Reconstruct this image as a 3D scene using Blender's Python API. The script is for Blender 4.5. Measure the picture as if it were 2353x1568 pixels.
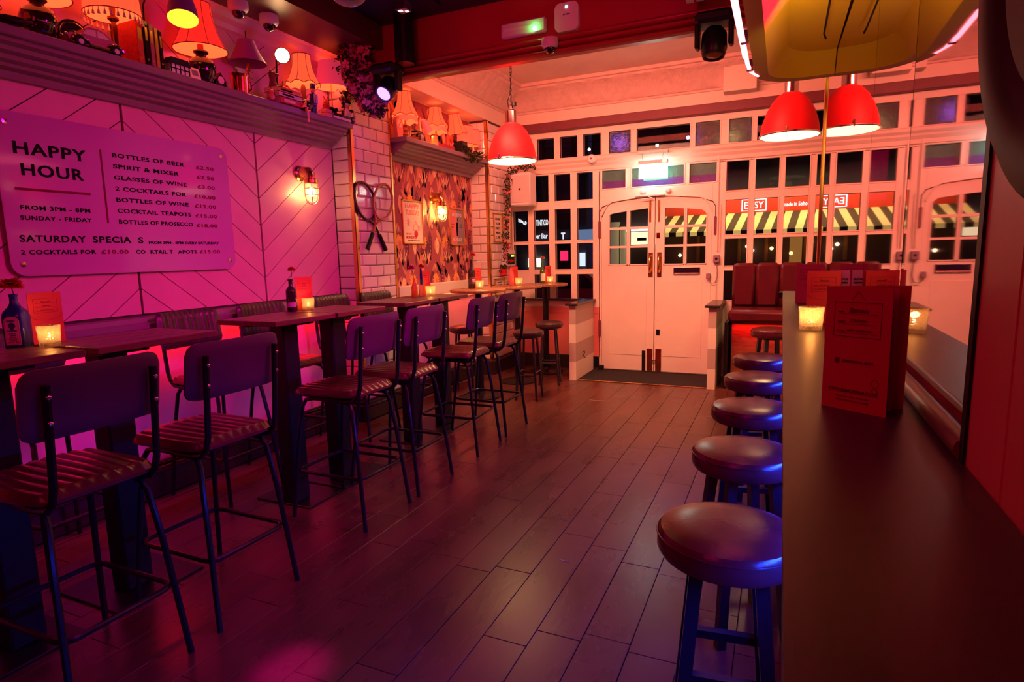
import bpy, bmesh, math, random
from mathutils import Vector, Matrix
random.seed(11)
for _o in list(bpy.data.objects): bpy.data.objects.remove(_o)
S = bpy.context.scene
C = S.collection
PI = math.pi

# ------------------------------------------------------------------ camera
cam_d = bpy.data.cameras.new('camera'); cam = bpy.data.objects.new('camera', cam_d); C.objects.link(cam)
cam_d.sensor_fit = 'HORIZONTAL'; cam_d.sensor_width = 36.0; cam_d.lens = 21.0614
cam_d.clip_start = 0.05; cam_d.clip_end = 80
_r = ((0.91279, -0.03791, 0.40665), (0.40778, 0.13995, -0.90229), (-0.0227, 0.98943, 0.14323))
_m = Matrix(_r).to_4x4(); _m.translation = Vector((0, 0, 1.45))
cam.matrix_world = _m
S.camera = cam
S.view_settings.view_transform = 'Standard'; S.view_settings.look = 'None'
S.view_settings.gamma = 1.0; S.view_settings.use_curve_mapping = False
S.view_settings.exposure = 0.0

# ------------------------------------------------------------------ world: night sky of a city street
W = bpy.data.worlds.new('night'); S.world = W; W.use_nodes = True
W.node_tree.nodes['Background'].inputs[0].default_value = (0.010, 0.006, 0.020, 1)
W.node_tree.nodes['Background'].inputs[1].default_value = 1.0

# ------------------------------------------------------------------ large coloured washes, some added with no fitting, and led strips
def area(name, loc, target, size, power, col, sy=None, spread=None):
    d = bpy.data.lights.new(name, 'AREA'); d.energy = power; d.color = col; d.size = size
    if sy: d.shape = 'RECTANGLE'; d.size_y = sy
    if spread: d.spread = spread
    o = bpy.data.objects.new(name, d); C.objects.link(o); o.location = loc
    o.rotation_euler = (Vector(target) - Vector(loc)).to_track_quat('-Z', 'Y').to_euler()
    return o
def spot(name, loc, target, power, col, ang, blend=0.5, r=0.05):
    d = bpy.data.lights.new(name, 'SPOT'); d.energy = power; d.color = col; d.spot_size = ang; d.spot_blend = blend; d.shadow_soft_size = r
    o = bpy.data.objects.new(name, d); C.objects.link(o); o.location = loc
    o.rotation_euler = (Vector(target) - Vector(loc)).to_track_quat('-Z', 'Y').to_euler()
    return o
def point(name, loc, power, col, r=0.03, parent=None):
    d = bpy.data.lights.new(name, 'POINT'); d.energy = power; d.color = col; d.shadow_soft_size = r
    o = bpy.data.objects.new(name, d); C.objects.link(o); o.location = loc
    if parent: o.parent = parent
    return o
area('magenta_ceiling_wash', (-.25, 2.9, 3.0), (-3.57, 3.0, 1.25), 0.5, 36, (1.0, 0.0, 0.40), 1.6, spread=1.35)
area('magenta_floor_wash', (-0.9, 1.6, 3.12), (-1.4, 2.6, 0.0), 0.4, 9, (0.95, 0.0, 0.30), 1.2, spread=2.0)
area('crimson_beam_fill', (-1.3, 0.8, 3.12), (-1.6, 4.3, 2.95), 0.4, 9, (1.0, 0.0, 0.12), 1.6, spread=1.3)  # added unseen light to brighten the beam, no fitting behind it
area('bay_front_fill', (-1.6, 4.50, 3.06), (-1.5, 7.1, 1.15), 2.2, 54, (1.0, 0.285, 0.175), 0.10, spread=2.0)  # added light, hidden behind the beam to brighten the door wall
area('bay_ceiling_fill', (-1.5, 4.50, 3.2), (-1.5, 6.6, 3.5), 2.4, 40, (1.0, 0.115, 0.07), 0.10)  # added light behind the beam, turned up to brighten the bay ceiling
area('dado_led_strip', (-3.50, 2.35, 1.035), (-3.56, 2.35, 0.2), 3.7, 13, (1.0, 0.012, 0.018), 0.05)
area('alcove_led_strip', (-3.36, 5.6, 1.04), (-3.42, 5.6, 0.2), 1.6, 5, (1.0, 0.07, 0.035), 0.05)
area('counter_led_strip', (0.185, 2.4, 0.77), (-0.815, 2.4, 0.05), 4.0, 34, (0.01, 0.045, 1.0), 0.03, spread=1.6)
area('bench_led', (0.1, 6.62, 0.66), (0.1, 6.75, 0.1), 1.1, 4.0, (1.0, 0.02, 0.01), 0.04)
area('red_back_fill', (-1.3, -1.4, 2.7), (-0.9, 3.0, 0.9), 1.0, 13, (1.0, 0.01, 0.10), 1.5)
spot('magenta_pool_spot', (-1.0, 0.2, 3.1), (-1.54, 1.44, 0), 1100, (1.0, 0.0, 0.7), 0.10, 0.9)

# ------------------------------------------------------------------ mesh helpers
class MB:
    def __init__(s): s.v = []; s.f = []; s.mi = []; s.k = 0
    def mat(s, k): s.k = k; return s
    def add(s, vs, fs):
        n = len(s.v); s.v += [tuple(v) for v in vs]
        for f in fs: s.f.append(tuple(i + n for i in f)); s.mi.append(s.k)
        return s
    def box(s, x0, y0, z0, x1, y1, z1, b=0.0):
        if x0 > x1: x0, x1 = x1, x0
        if y0 > y1: y0, y1 = y1, y0
        if z0 > z1: z0, z1 = z1, z0
        b = min(b, (x1-x0)*.49, (y1-y0)*.49, (z1-z0)*.49)
        if b <= 0:
            return s.add([(x0,y0,z0),(x1,y0,z0),(x1,y1,z0),(x0,y1,z0),(x0,y0,z1),(x1,y0,z1),(x1,y1,z1),(x0,y1,z1)],
                         [(0,3,2,1),(4,5,6,7),(0,1,5,4),(1,2,6,5),(2,3,7,6),(3,0,4,7)])
        vs = []; X = (x0, x1); Y = (y0, y1); Z = (z0, z1); idx = {}
        for i in (0,1):
            for j in (0,1):
                for k in (0,1):
                    p = (X[i], Y[j], Z[k]); sg = (1-2*i, 1-2*j, 1-2*k)
                    for a in range(3):
                        q = [p[t] + (0 if t == a else sg[t]*b) for t in range(3)]
                        idx[(i,j,k,a)] = len(vs); vs.append(q)
        fs = []
        for a in range(3):
            o = [t for t in range(3) if t != a]
            for side in (0,1):
                loop = []
                for (p, q) in ((0,0),(1,0),(1,1),(0,1)):
                    c = [0,0,0]; c[a] = side; c[o[0]] = p; c[o[1]] = q
                    loop.append(idx[(c[0],c[1],c[2],a)])
                fs.append(loop)
            for p in (0,1):
                for q in (0,1):
                    c0 = [0,0,0]; c0[o[0]] = p; c0[o[1]] = q; c1 = list(c0); c1[a] = 1
                    fs.append([idx[tuple(c0)+(o[0],)], idx[tuple(c1)+(o[0],)], idx[tuple(c1)+(o[1],)], idx[tuple(c0)+(o[1],)]])
        for i in (0,1):
            for j in (0,1):
                for k in (0,1): fs.append([idx[(i,j,k,0)], idx[(i,j,k,1)], idx[(i,j,k,2)]])
        return s.add(vs, fs)
    def tube(s, pts, r, n=8, closed=False, cap=True):
        pts = [Vector(p) for p in pts]; m = len(pts); rs = r if isinstance(r, (list, tuple)) else [r]*m
        prev = None; rings = []
        for i, p in enumerate(pts):
            if closed: t = pts[(i+1) % m] - pts[i-1]
            else: t = pts[min(i+1, m-1)] - pts[max(i-1, 0)]
            t.normalize()
            if prev is None:
                u = t.orthogonal().normalized()
            else:
                u = prev - t * prev.dot(t)
                u = u.normalized() if u.length > 1e-6 else t.orthogonal().normalized()
            prev = u; w = t.cross(u)
            rings.append([p + (u*math.cos(2*PI*k/n) + w*math.sin(2*PI*k/n))*rs[i] for k in range(n)])
        vs = [v for rr in rings for v in rr]; fs = []
        for i in range(m if closed else m-1):
            a = i*n; b = ((i+1) % m)*n
            for k in range(n): fs.append((a+k, a+(k+1) % n, b+(k+1) % n, b+k))
        if cap and not closed: fs.append(tuple(range(n))[::-1]); fs.append(tuple(range((m-1)*n, m*n)))
        return s.add(vs, fs)
    def lathe(s, prof, c=(0,0,0), n=24, axis='z', scal=None, cap=True):
        """prof: list of (radius, height)"""
        vs = []; fs = []
        for j, (r, h) in enumerate(prof):
            for k in range(n):
                a = 2*PI*k/n; rr = r*(scal(a, j) if scal else 1); x, y = rr*math.cos(a), rr*math.sin(a)
                p = {'z': (x, y, h), 'x': (h, x, y), 'y': (x, h, y)}[axis]
                vs.append((p[0]+c[0], p[1]+c[1], p[2]+c[2]))
        for j in range(len(prof)-1):
            for k in range(n): fs.append((j*n+k, j*n+(k+1) % n, (j+1)*n+(k+1) % n, (j+1)*n+k))
        if cap:
            if prof[0][0] > 1e-5: fs.append(tuple(range(n))[::-1])
            if prof[-1][0] > 1e-5: fs.append(tuple(range((len(prof)-1)*n, len(prof)*n)))
        return s.add(vs, fs)
    def prism(s, poly, a, b, plane='xy'):
        def P(p, h): return {'xy': (p[0], p[1], h), 'xz': (p[0], h, p[1]), 'yz': (h, p[0], p[1])}[plane]
        n = len(poly)
        return s.add([P(p, a) for p in poly] + [P(p, b) for p in poly],
                     [tuple(range(n))[::-1], tuple(range(n, 2*n))] + [(i, (i+1) % n, n+(i+1) % n, n+i) for i in range(n)])
    def grid(s, fn, nu, nv):
        vs = [fn(i/nu, j/nv) for i in range(nu+1) for j in range(nv+1)]
        w = nv+1
        return s.add(vs, [(i*w+j, i*w+j+1, (i+1)*w+j+1, (i+1)*w+j) for i in range(nu) for j in range(nv)])
    def sphere(s, c, r, n=12, m=8, sx=1, sy=1, sz=1):
        vs = [(c[0], c[1], c[2]+r*sz)]
        for j in range(1, m):
            t = PI*j/m
            for k in range(n):
                a = 2*PI*k/n; vs.append((c[0]+r*sx*math.sin(t)*math.cos(a), c[1]+r*sy*math.sin(t)*math.sin(a), c[2]+r*sz*math.cos(t)))
        vs.append((c[0], c[1], c[2]-r*sz)); fs = []
        for k in range(n): fs.append((0, 1+k, 1+(k+1) % n))
        for j in range(m-2):
            for k in range(n): a = 1+j*n; fs.append((a+k, a+n+k, a+n+(k+1) % n, a+(k+1) % n))
        L = len(vs)-1; a = 1+(m-2)*n
        for k in range(n): fs.append((a+(k+1) % n, a+k, L))
        return s.add(vs, fs)
    def xf(s, M, start=0):
        for i in range(start, len(s.v)): s.v[i] = tuple(M @ Vector(s.v[i]))
        return s
    def mesh(s, name, mats, smooth=True):
        me = bpy.data.meshes.new(name); me.from_pydata(s.v, [], s.f)
        ms = mats if isinstance(mats, (list, tuple)) else [mats]
        for m in ms: me.materials.append(m)
        if len(ms) > 1: me.polygons.foreach_set('material_index', s.mi)
        bm = bmesh.new(); bm.from_mesh(me); bmesh.ops.recalc_face_normals(bm, faces=bm.faces); bm.to_mesh(me); bm.free()
        if smooth:
            me.shade_smooth(); me.set_sharp_from_angle(angle=math.radians(38))
        me.update(); return me
    def build(s, name, mats, parent=None, smooth=True, **tg):
        return obj(name, s.mesh(name, mats, smooth), parent, **tg)

def obj(name, me, parent=None, loc=None, **tg):
    o = bpy.data.objects.new(name, me); C.objects.link(o)
    if parent: o.parent = parent
    if loc: o.location = loc
    for k, v in tg.items():
        if v is not None: o[k] = v
    return o
def thing(name, label, cat, loc=(0,0,0), rz=0, group=None):
    o = bpy.data.objects.new(name, None); C.objects.link(o); o.location = loc; o.rotation_euler = (0,0,rz)
    o.empty_display_size = 0.05
    o['label'] = label; o['category'] = cat
    if group: o['group'] = group
    return o
def struct(name, mb, m, parent=None, smooth=False):
    o = mb.build(name, m, parent, smooth)
    if parent is None: o['kind'] = 'structure'
    return o
def sroot(name, loc=(0,0,0)):
    o = bpy.data.objects.new(name, None); C.objects.link(o); o.location = loc; o['kind'] = 'structure'; o.empty_display_size = .05
    return o
def copy_tree(o, parent=None):
    c = o.copy(); C.objects.link(c)
    if parent: c.parent = parent
    for ch in list(o.children): copy_tree(ch, c)
    return c
def dup(root, loc, rz, label, group=None):
    r = copy_tree(root); r.location = loc; r.rotation_euler = (0,0,rz); r['label'] = label
    if group: r['group'] = group
    return r

def text(s, width, height, m, parent, M, name='lettering', depth=0.0012, bold=0.02, space=1.0, align='LEFT', shear=0):
    """a line of flat lettering: x to the right, y up, fitted to width x cap height, then placed by M"""
    cu = bpy.data.curves.new(name, 'FONT'); cu.body = s; cu.size = 1; cu.extrude = 0.0005; cu.offset = bold
    cu.space_character = space; cu.resolution_u = 3; cu.shear = shear
    t = bpy.data.objects.new(name, cu); C.objects.link(t)
    bpy.context.view_layer.update()
    me = bpy.data.meshes.new_from_object(t.evaluated_get(bpy.context.evaluated_depsgraph_get()))
    bpy.data.objects.remove(t); bpy.data.curves.remove(cu)
    if not me.vertices: return None
    xs = [v.co.x for v in me.vertices]; ys = [v.co.y for v in me.vertices]
    x0, x1, y0, y1 = min(xs), max(xs), min(ys), max(ys)
    sx = width/(x1-x0) if width else height/(y1-y0); sy = height/(y1-y0)
    for v in me.vertices:
        z = depth if v.co.z > 0 else 0
        v.co = M @ Vector(((v.co.x-x0)*sx, (v.co.y-y0)*sy, z))
    me.materials.clear(); me.materials.append(m); me.name = name
    return obj(name, me, parent)
def frameM(o, xd, yd):
    """matrix: origin o, x along xd, y along yd, z = x cross y"""
    xd = Vector(xd).normalized(); yd = Vector(yd).normalized(); zd = xd.cross(yd)
    M = Matrix((xd, yd, zd)).transposed().to_4x4(); M.translation = Vector(o); return M
def arc(c, r, a0, a1, n, plane='xy', h=0):
    out = []
    for i in range(n+1):
        a = a0 + (a1-a0)*i/n; p = (c[0]+r*math.cos(a), c[1]+r*math.sin(a)); out.append(p)
    return out
def rrect(x0, y0, x1, y1, r, n=5):
    return (arc((x1-r, y1-r), r, 0, PI/2, n) + arc((x0+r, y1-r), r, PI/2, PI, n) +
            arc((x0+r, y0+r), r, PI, 1.5*PI, n) + arc((x1-r, y0+r), r, 1.5*PI, 2*PI, n))

# ------------------------------------------------------------------ materials
def mat(name, col, rough=0.5, metal=0.0, var=0.0, vs=6.0, bump=0.0, bs=60.0, stretch=(1,1,1), spec=0.5, trans=0.0, ior=1.45, coat=0.0, emit=None, es=0.0, alpha=None, objvar=0.0, col2=None, rvar=0.0):
    m = bpy.data.materials.new(name); m.use_nodes = True; nt = m.node_tree; b = nt.nodes['Principled BSDF']; L = nt.links
    b.inputs['Base Color'].default_value = (*col, 1); b.inputs['Roughness'].default_value = rough; b.inputs['Metallic'].default_value = metal
    b.inputs['Specular IOR Level'].default_value = spec; b.inputs['IOR'].default_value = ior
    b.inputs['Transmission Weight'].default_value = trans; b.inputs['Coat Weight'].default_value = coat
    if coat: b.inputs['Coat Roughness'].default_value = 0.12
    if emit: b.inputs['Emission Color'].default_value = (*emit, 1); b.inputs['Emission Strength'].default_value = es
    geo = nt.nodes.new('ShaderNodeNewGeometry'); mp = nt.nodes.new('ShaderNodeMapping'); mp.inputs['Scale'].default_value = stretch
    L.new(geo.outputs['Position'], mp.inputs['Vector'])
    c = None
    if var or col2:
        n = nt.nodes.new('ShaderNodeTexNoise'); n.inputs['Scale'].default_value = vs; n.inputs['Detail'].default_value = 6; L.new(mp.outputs[0], n.inputs['Vector'])
        r = nt.nodes.new('ShaderNodeValToRGB'); e = r.color_ramp.elements; e[0].position = .3; e[1].position = .7
        lo = col2 if col2 else tuple(x*(1-var) for x in col); hi = col if col2 else tuple(min(1, x*(1+var)) for x in col)
        e[0].color = (*lo, 1); e[1].color = (*hi, 1); L.new(n.outputs['Fac'], r.inputs[0]); c = r.outputs[0]
        if rvar:
            q = nt.nodes.new('ShaderNodeMapRange'); q.inputs['To Min'].default_value = max(0, rough-rvar); q.inputs['To Max'].default_value = min(1, rough+rvar)
            L.new(n.outputs['Fac'], q.inputs['Value']); L.new(q.outputs[0], b.inputs['Roughness'])
    if objvar:
        oi = nt.nodes.new('ShaderNodeObjectInfo'); q = nt.nodes.new('ShaderNodeMapRange'); q.inputs['To Min'].default_value = 1-objvar; q.inputs['To Max'].default_value = 1+objvar
        L.new(oi.outputs['Random'], q.inputs['Value'])
        mx = nt.nodes.new('ShaderNodeVectorMath'); mx.operation = 'SCALE'
        if c: L.new(c, mx.inputs[0])
        else: mx.inputs[0].default_value = col
        L.new(q.outputs[0], mx.inputs['Scale']); c = mx.outputs[0]
    if c: L.new(c, b.inputs['Base Color'])
    if bump:
        n2 = nt.nodes.new('ShaderNodeTexNoise'); n2.inputs['Scale'].default_value = bs; n2.inputs['Detail'].default_value = 4; L.new(mp.outputs[0], n2.inputs['Vector'])
        bp = nt.nodes.new('ShaderNodeBump'); bp.inputs['Strength'].default_value = bump; bp.inputs['Distance'].default_value = 0.01
        L.new(n2.outputs['Fac'], bp.inputs['Height']); L.new(bp.outputs[0], b.inputs['Normal'])
    return m
def thin(name, tint=(1,1,1), rough=.05, emit=None, es=0, bump=0, bs=120, frost=0.0):
    """thin walled glass: clear transmission with fresnel gloss, optionally a little frosting"""
    m = bpy.data.materials.new(name); m.use_nodes = True; nt = m.node_tree; L = nt.links
    for n in list(nt.nodes):
        if n.type != 'OUTPUT_MATERIAL': nt.nodes.remove(n)
    out = [n for n in nt.nodes if n.type == 'OUTPUT_MATERIAL'][0]
    tr = nt.nodes.new('ShaderNodeBsdfTransparent'); tr.inputs[0].default_value = (*tint, 1)
    gl = nt.nodes.new('ShaderNodeBsdfGlossy'); gl.inputs['Roughness'].default_value = rough
    fr_ = nt.nodes.new('ShaderNodeFresnel'); fr_.inputs[0].default_value = 1.5
    mx = nt.nodes.new('ShaderNodeMixShader'); L.new(fr_.outputs[0], mx.inputs[0]); L.new(tr.outputs[0], mx.inputs[1]); L.new(gl.outputs[0], mx.inputs[2]); last = mx.outputs[0]
    if bump:
        no = nt.nodes.new('ShaderNodeTexVoronoi'); no.inputs['Scale'].default_value = bs; bp = nt.nodes.new('ShaderNodeBump'); bp.inputs['Strength'].default_value = bump; bp.inputs['Distance'].default_value = .01
        geo = nt.nodes.new('ShaderNodeNewGeometry'); L.new(geo.outputs['Position'], no.inputs['Vector']); L.new(no.outputs['Distance'], bp.inputs['Height']); L.new(bp.outputs[0], gl.inputs['Normal']); L.new(bp.outputs[0], fr_.inputs['Normal'])
    if frost:
        tl = nt.nodes.new('ShaderNodeBsdfTranslucent'); tl.inputs[0].default_value = (*tint, 1); m2 = nt.nodes.new('ShaderNodeMixShader'); m2.inputs[0].default_value = frost
        L.new(last, m2.inputs[1]); L.new(tl.outputs[0], m2.inputs[2]); last = m2.outputs[0]
    L.new(last, out.inputs[0]); return m
def glow(name, col, s): return mat(name, (0.02,0.02,0.02), 0.6, emit=col, es=s)

M = {}
M['panel'] = mat('painted panel', (.78,.36,.50), .38, var=.05, vs=4, bump=.05, bs=30)
M['paint'] = mat('cream paint', (.82,.72,.62), .42, var=.04, vs=3, bump=.06, bs=25)
M['shelf'] = mat('grey pink shelf paint', (.27,.17,.23), .42, var=.05, bump=.05)
M['darkmaroon'] = mat('dark bulkhead paint', (.10,.012,.020), .4, var=.1, bump=.05)
M['ceiling_dark'] = mat('dark patterned ceiling', (.020,.012,.034), .45, var=.3, vs=5, bump=.35, bs=9)
M['ceiling_bay'] = mat('bay ceiling paint', (.78,.62,.55), .7, var=.06, vs=3, bump=.25, bs=55)
M['cornice'] = mat('cornice plaster', (.74,.58,.54), .6, var=.08, vs=14, bump=.9, bs=26)
M['beam'] = mat('red beam paint', (.42,.03,.04), .3, var=.06, bump=.04)
M['lintel'] = mat('maroon lintel', (.17,.03,.05), .5, var=.15, vs=3)
M['tile'] = mat('glazed tile', (.80,.72,.70), .10, spec=.6, coat=.6, objvar=.05)
M['grout'] = mat('dark grout', (.10,.05,.06), .8)
M['brass'] = mat('brass', (.80,.50,.18), .22, 1.0, var=.1, vs=12)
M['chrome'] = mat('chrome', (.75,.72,.72), .12, 1.0)
M['black'] = mat('black metal', (.020,.020,.026), .32, .6, spec=.6)
M['blackmatte'] = mat('black plastic', (.010,.010,.011), .5, spec=.3)
M['skirt'] = mat('dark skirting', (.030,.018,.020), .28, spec=.6)
M['wood'] = mat('dark stained floorboard', (.115,.040,.030), .28, col2=(.060,.020,.018), vs=1.6, stretch=(3,1.1,1), bump=.05, bs=22, objvar=.10, rvar=.08, spec=.5)
M['top'] = mat('worn table wood', (.20,.08,.06), .36, col2=(.10,.04,.035), vs=5, stretch=(9,1,1), bump=.05, bs=50, rvar=.06)
M['topedge'] = mat('round table wood', (.45,.20,.10), .3, col2=(.25,.10,.06), vs=6, stretch=(6,1,1), rvar=.08)
M['leather'] = mat('burgundy leather', (.095,.015,.022), .24, var=.2, vs=9, bump=.05, bs=120, spec=.6)
M['leatherd'] = mat('dark brown leather', (.055,.022,.022), .30, var=.2, vs=9, bump=.12, bs=120, spec=.6)
M['backboard'] = mat('dark violet backboard', (.095,.030,.100), .42, var=.12, vs=5, bump=.06, bs=90)
M['redleather'] = mat('oxblood booth vinyl', (.095,.008,.016), .26, var=.12, vs=6, bump=.08, bs=80, spec=.6)
M['glass'] = mat('window glass', (.9,.95,1), .02, trans=1.0, ior=1.12, spec=.5)
M['clear'] = thin('clear glass', (.92,.86,.88), .03, frost=.08)
M['bottleblue'] = mat('blue bottle glass', (.03,.025,.30), .05, trans=.30, ior=1.45)
M['bottledark'] = mat('dark bottle glass', (.03,.015,.02), .06, spec=.8)
M['bottlegreen'] = mat('green bottle glass', (.06,.14,.03), .06, spec=.8)
M['mirror'] = mat('mirror silver', (.62,.46,.54), .015, 1.0)
M['pinkwall'] = mat('red painted boards', (.60,.06,.09), .45, var=.05, vs=4, bump=.04)
M['counter'] = mat('stained counter wood', (.052,.026,.032), .34, col2=(.034,.016,.022), vs=4, stretch=(9,.7,1), bump=.03, bs=60, rvar=.04)
M['red'] = mat('red paper', (.62,.035,.045), .5, var=.04)
M['white'] = mat('white plastic', (.80,.78,.78), .4)
M['cream'] = mat('cream paper', (.86,.80,.66), .6)
M['ink'] = mat('black lettering', (.006,.004,.006), .7, spec=.15)
M['inkred'] = mat('dark red lettering', (.20,.008,.03), .6, spec=.2)
M['inkdark'] = mat('dark print on red', (.16,.004,.008), .5)
M['gold'] = mat('gold frame', (.75,.42,.10), .3, .8, var=.1, vs=20)
M['greensign'] = mat('green print', (.02,.45,.12), .5)
M['yellow'] = mat('ochre enamel', (.85,.52,.02), .4)
M['yellowrim'] = mat('olive rim', (.42,.26,.02), .45)
M['redenamel'] = mat('red enamel', (.85,.015,.020), .5, spec=.3)
M['lampwhite'] = mat('lamp inner enamel', (.9,.85,.6), .4, emit=(1,.72,.28), es=1.6)
M['bulb'] = glow('warm bulb', (1,.72,.32), 14)
M['leaf'] = mat('dark leaves', (.05,.055,.02), .45, col2=(.02,.03,.01), vs=30)
M['petal'] = mat('pink blossom', (.88,.26,.28), .55, col2=(.60,.12,.16), vs=40)
M['petalred'] = mat('red petals', (.75,.02,.02), .5, col2=(.5,.01,.02), vs=40)
M['petalpink'] = mat('magenta petals', (.75,.03,.35), .5)
M['petalsalmon'] = mat('salmon petals', (.85,.30,.22), .5)
M['copper'] = mat('copper', (.80,.22,.10), .15, 1.0)
M['porcelain'] = mat('glazed black vase', (.02,.008,.012), .06, spec=.8, coat=.6)
M['concrete'] = mat('street asphalt', (.03,.03,.035), .7, var=.3)
M['acrylic'] = mat('glossy acrylic board', (.60,.20,.60), .07, coat=.4, spec=.5)
M['redpink'] = mat('rose menu card', (.62,.10,.14), .5)
M['creamglow'] = mat('cream card', (.86,.80,.60), .6)
# ================================================================== STRUCTURE
WX = -3.57      # left wall plane
DY = 7.17       # door wall plane
# floor: every board is a part
fl = sroot('floor')
sub = MB().box(-3.7, -2.6, -.06, 1.9, 7.5, -.012); sub.build('subfloor', M['grout'], fl, False)
PW = .178
bm_cache = {}
def plank_mesh(L):
    k = round(L, 3)
    if k not in bm_cache: bm_cache[k] = MB().box(-PW/2+.0012, -L/2+.001, -.012, PW/2-.0012, L/2-.001, 0, .0016).mesh('board', M['wood'], False)
    return bm_cache[k]
rnd = random.Random(5)
nrow = 0
for i in range(-16, 8):
    xc = -.462 + PW*(i+.5)
    if xc < -3.6 or xc > .95: continue
    y = -1.3 + rnd.uniform(-.5, .2)
    while y < 7.15:
        L = rnd.choice([.58, .74, .92, 1.08]); 
        if y + L > 7.16: L = 7.16-y
        if L > .1: obj('board', plank_mesh(L), fl, (xc, y+L/2, rnd.uniform(-.0006, .0006)))
        y += L

# left wall ---------------------------------------------------------
wl = sroot('wall_left')
MB().box(WX-.15, -2.6, 0, WX-.016, 4.9, 3.45).build('backing', M['grout'], wl, False)
# lower dado panelling in plain boards
for k in range(-2, 5):
    y0 = .46+.98*k-.0; y1 = min(y0+.976, 4.25)
    MB().box(WX-.016, y0, .20, WX, y1, 1.05, .003).build('dado_panel', M['panel'], wl, False)
def clip(poly, ax, val, keep_less):
    out = []
    for i in range(len(poly)):
        p, q = poly[i], poly[(i+1) % len(poly)]
        ip = (p[ax] <= val) if keep_less else (p[ax] >= val); iq = (q[ax] <= val) if keep_less else (q[ax] >= val)
        if ip: out.append(p)
        if ip != iq:
            t = (val-p[ax])/(q[ax]-p[ax]); out.append((p[0]+t*(q[0]-p[0]), p[1]+t*(q[1]-p[1])))
    return out
TA = .754/.965; PV = .1966
def chevron(y0, y1, z0, z1, up, zref):
    """boards at 38 degrees; 'up' = rising with y; grooves pass zref+n*PV at y = (y0 if up else y1)"""
    for n in range(-12, 16):
        b0 = zref+n*PV; g = .0035
        if up: poly = [(y0, b0+g), (y1, b0+g+TA*(y1-y0)), (y1, b0+PV-g+TA*(y1-y0)), (y0, b0+PV-g)]
        else: poly = [(y1, b0+g), (y0, b0+g+TA*(y1-y0)), (y0, b0+PV-g+TA*(y1-y0)), (y1, b0+PV-g)]
        poly = [(min(max(p[0], y0+.003), y1-.003), p[1]) for p in poly]
        poly = clip(clip(poly, 1, z1, True), 1, z0, False)
        if len(poly) < 3: continue
        a = abs(sum(poly[i][0]*poly[(i+1) % len(poly)][1]-poly[(i+1) % len(poly)][0]*poly[i][1] for i in range(len(poly))))/2
        if a < .0008: continue
        MB().prism(poly, WX-.016, WX, 'yz').build('chevron_board', M['panel'], wl, False)
Z0, Z1 = 1.14, 3.06
chevron(3.405, 4.24, Z0, Z1, True, 1.517)
chevron(2.425, 3.395, Z0, Z1, False, 1.517)
chevron(1.445, 2.415, Z0, Z1, True, 1.517)
chevron(.465, 1.435, Z0, Z1, False, 1.517)
# rail above dado
r = MB().prism([(WX, 1.045), (-3.47, 1.045), (-3.46, 1.06), (-3.46, 1.085), (-3.49, 1.095), (-3.50, 1.12), (WX, 1.125)], 0, 1, 'xz')
for i, v in enumerate(r.v): r.v[i] = (v[0], -1.5+v[1]*5.73, v[2])
struct('trim_1', r, M['shelf'])
# crown at the top of the left wall, and dropped bulkhead
r = MB().prism([(WX, 3.02), (-3.545, 3.03), (-3.53, 3.06), (-3.49, 3.08), (-3.47, 3.11), (-3.44, 3.12), (-3.44, 3.16), (WX, 3.16)], -1.5, 4.24, 'xz'); struct('trim_2', r, M['panel'])
struct('trim_3', MB().box(WX, -1.5, 3.12, -3.02, 4.29, 3.19).box(-3.06, -1.5, 3.19, -3.02, 4.29, 3.42), M['darkmaroon'])
# stepped skirting with rail pipes
sk = sroot('baseboard_left')
MB().box(WX, -1.5, 0, -3.50, 4.24, .16, .004).box(WX, -1.5, .16, -3.525, 4.24, .20, .004).build('skirting', M['skirt'], sk, False)
for (x, z) in ((-3.475, .225), (-3.44, .20), (-3.495, .18)):
    MB().tube([(x, -1.5, z), (x, 4.22, z)], .008, 8).build('rail', M['skirt'], sk)

# piers with every glazed tile -------------------------------------
TW, TH, TD = .2, .1, .010
def tile_mesh(w, h, nrm):
    """bevelled tile, face along +x (nrm 'x') or -y (nrm 'y'); origin at lower corner of face"""
    g = .0028; b = min(.013, w*.3)
    a = [(g, g), (w-g, g), (w-g, h-g), (g, h-g)]; c = [(b, b), (w-b, b), (w-b, h-b), (b, h-b)]
    def P(p, d): return (d, p[0], p[1]) if nrm == 'x' else (p[0], -d, p[1])
    return MB().add([P(p, 0) for p in a]+[P(p, .005) for p in a]+[P(p, TD) for p in c],
        [(0,1,5,4),(1,2,6,5),(2,3,7,6),(3,0,4,7),(4,5,9,8),(5,6,10,9),(6,7,11,10),(7,4,8,11),(8,9,10,11)]).mesh('tile', M['tile'], False)
tcache = {}
def tile(w, h, nrm):
    k = (round(w,3), round(h,3), nrm)
    if k not in tcache: tcache[k] = tile_mesh(w, h, nrm)
    return tcache[k]
def tile_face_x(root, x, y0, y1, z0, z1, off=0.0):
    r = 0; z = z0
    while z < z1-.02:
        h = min(TH, z1-z); y = y0; w0 = TW/2 + off if r % 2 else TW + off
        while w0 > TW+1e-4: w0 -= TW
        w = w0
        while y < y1-.02:
            w = min(w, y1-y); obj('tile', tile(w, h, 'x'), root, (x, y, z)); y += w; w = TW
        z += TH; r += 1
def tile_face_y(root, y, x0, x1, z0, z1, bond=False):
    z = z0; r = 0
    while z < z1-.02:
        h = min(TH, z1-z); x = x0; w = TW/2 if (bond and r % 2) else TW
        while x < x1-.02:
            w = min(w, x1-x); obj('tile', tile(w, h, 'y'), root, (x, y, z)); x += w; w = TW
        z += TH; r += 1
p1 = sroot('wall_left_pier')
MB().box(WX-.1, 4.25, 0, -3.372, 4.82, 3.19).build('core', M['grout'], p1, False)
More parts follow.
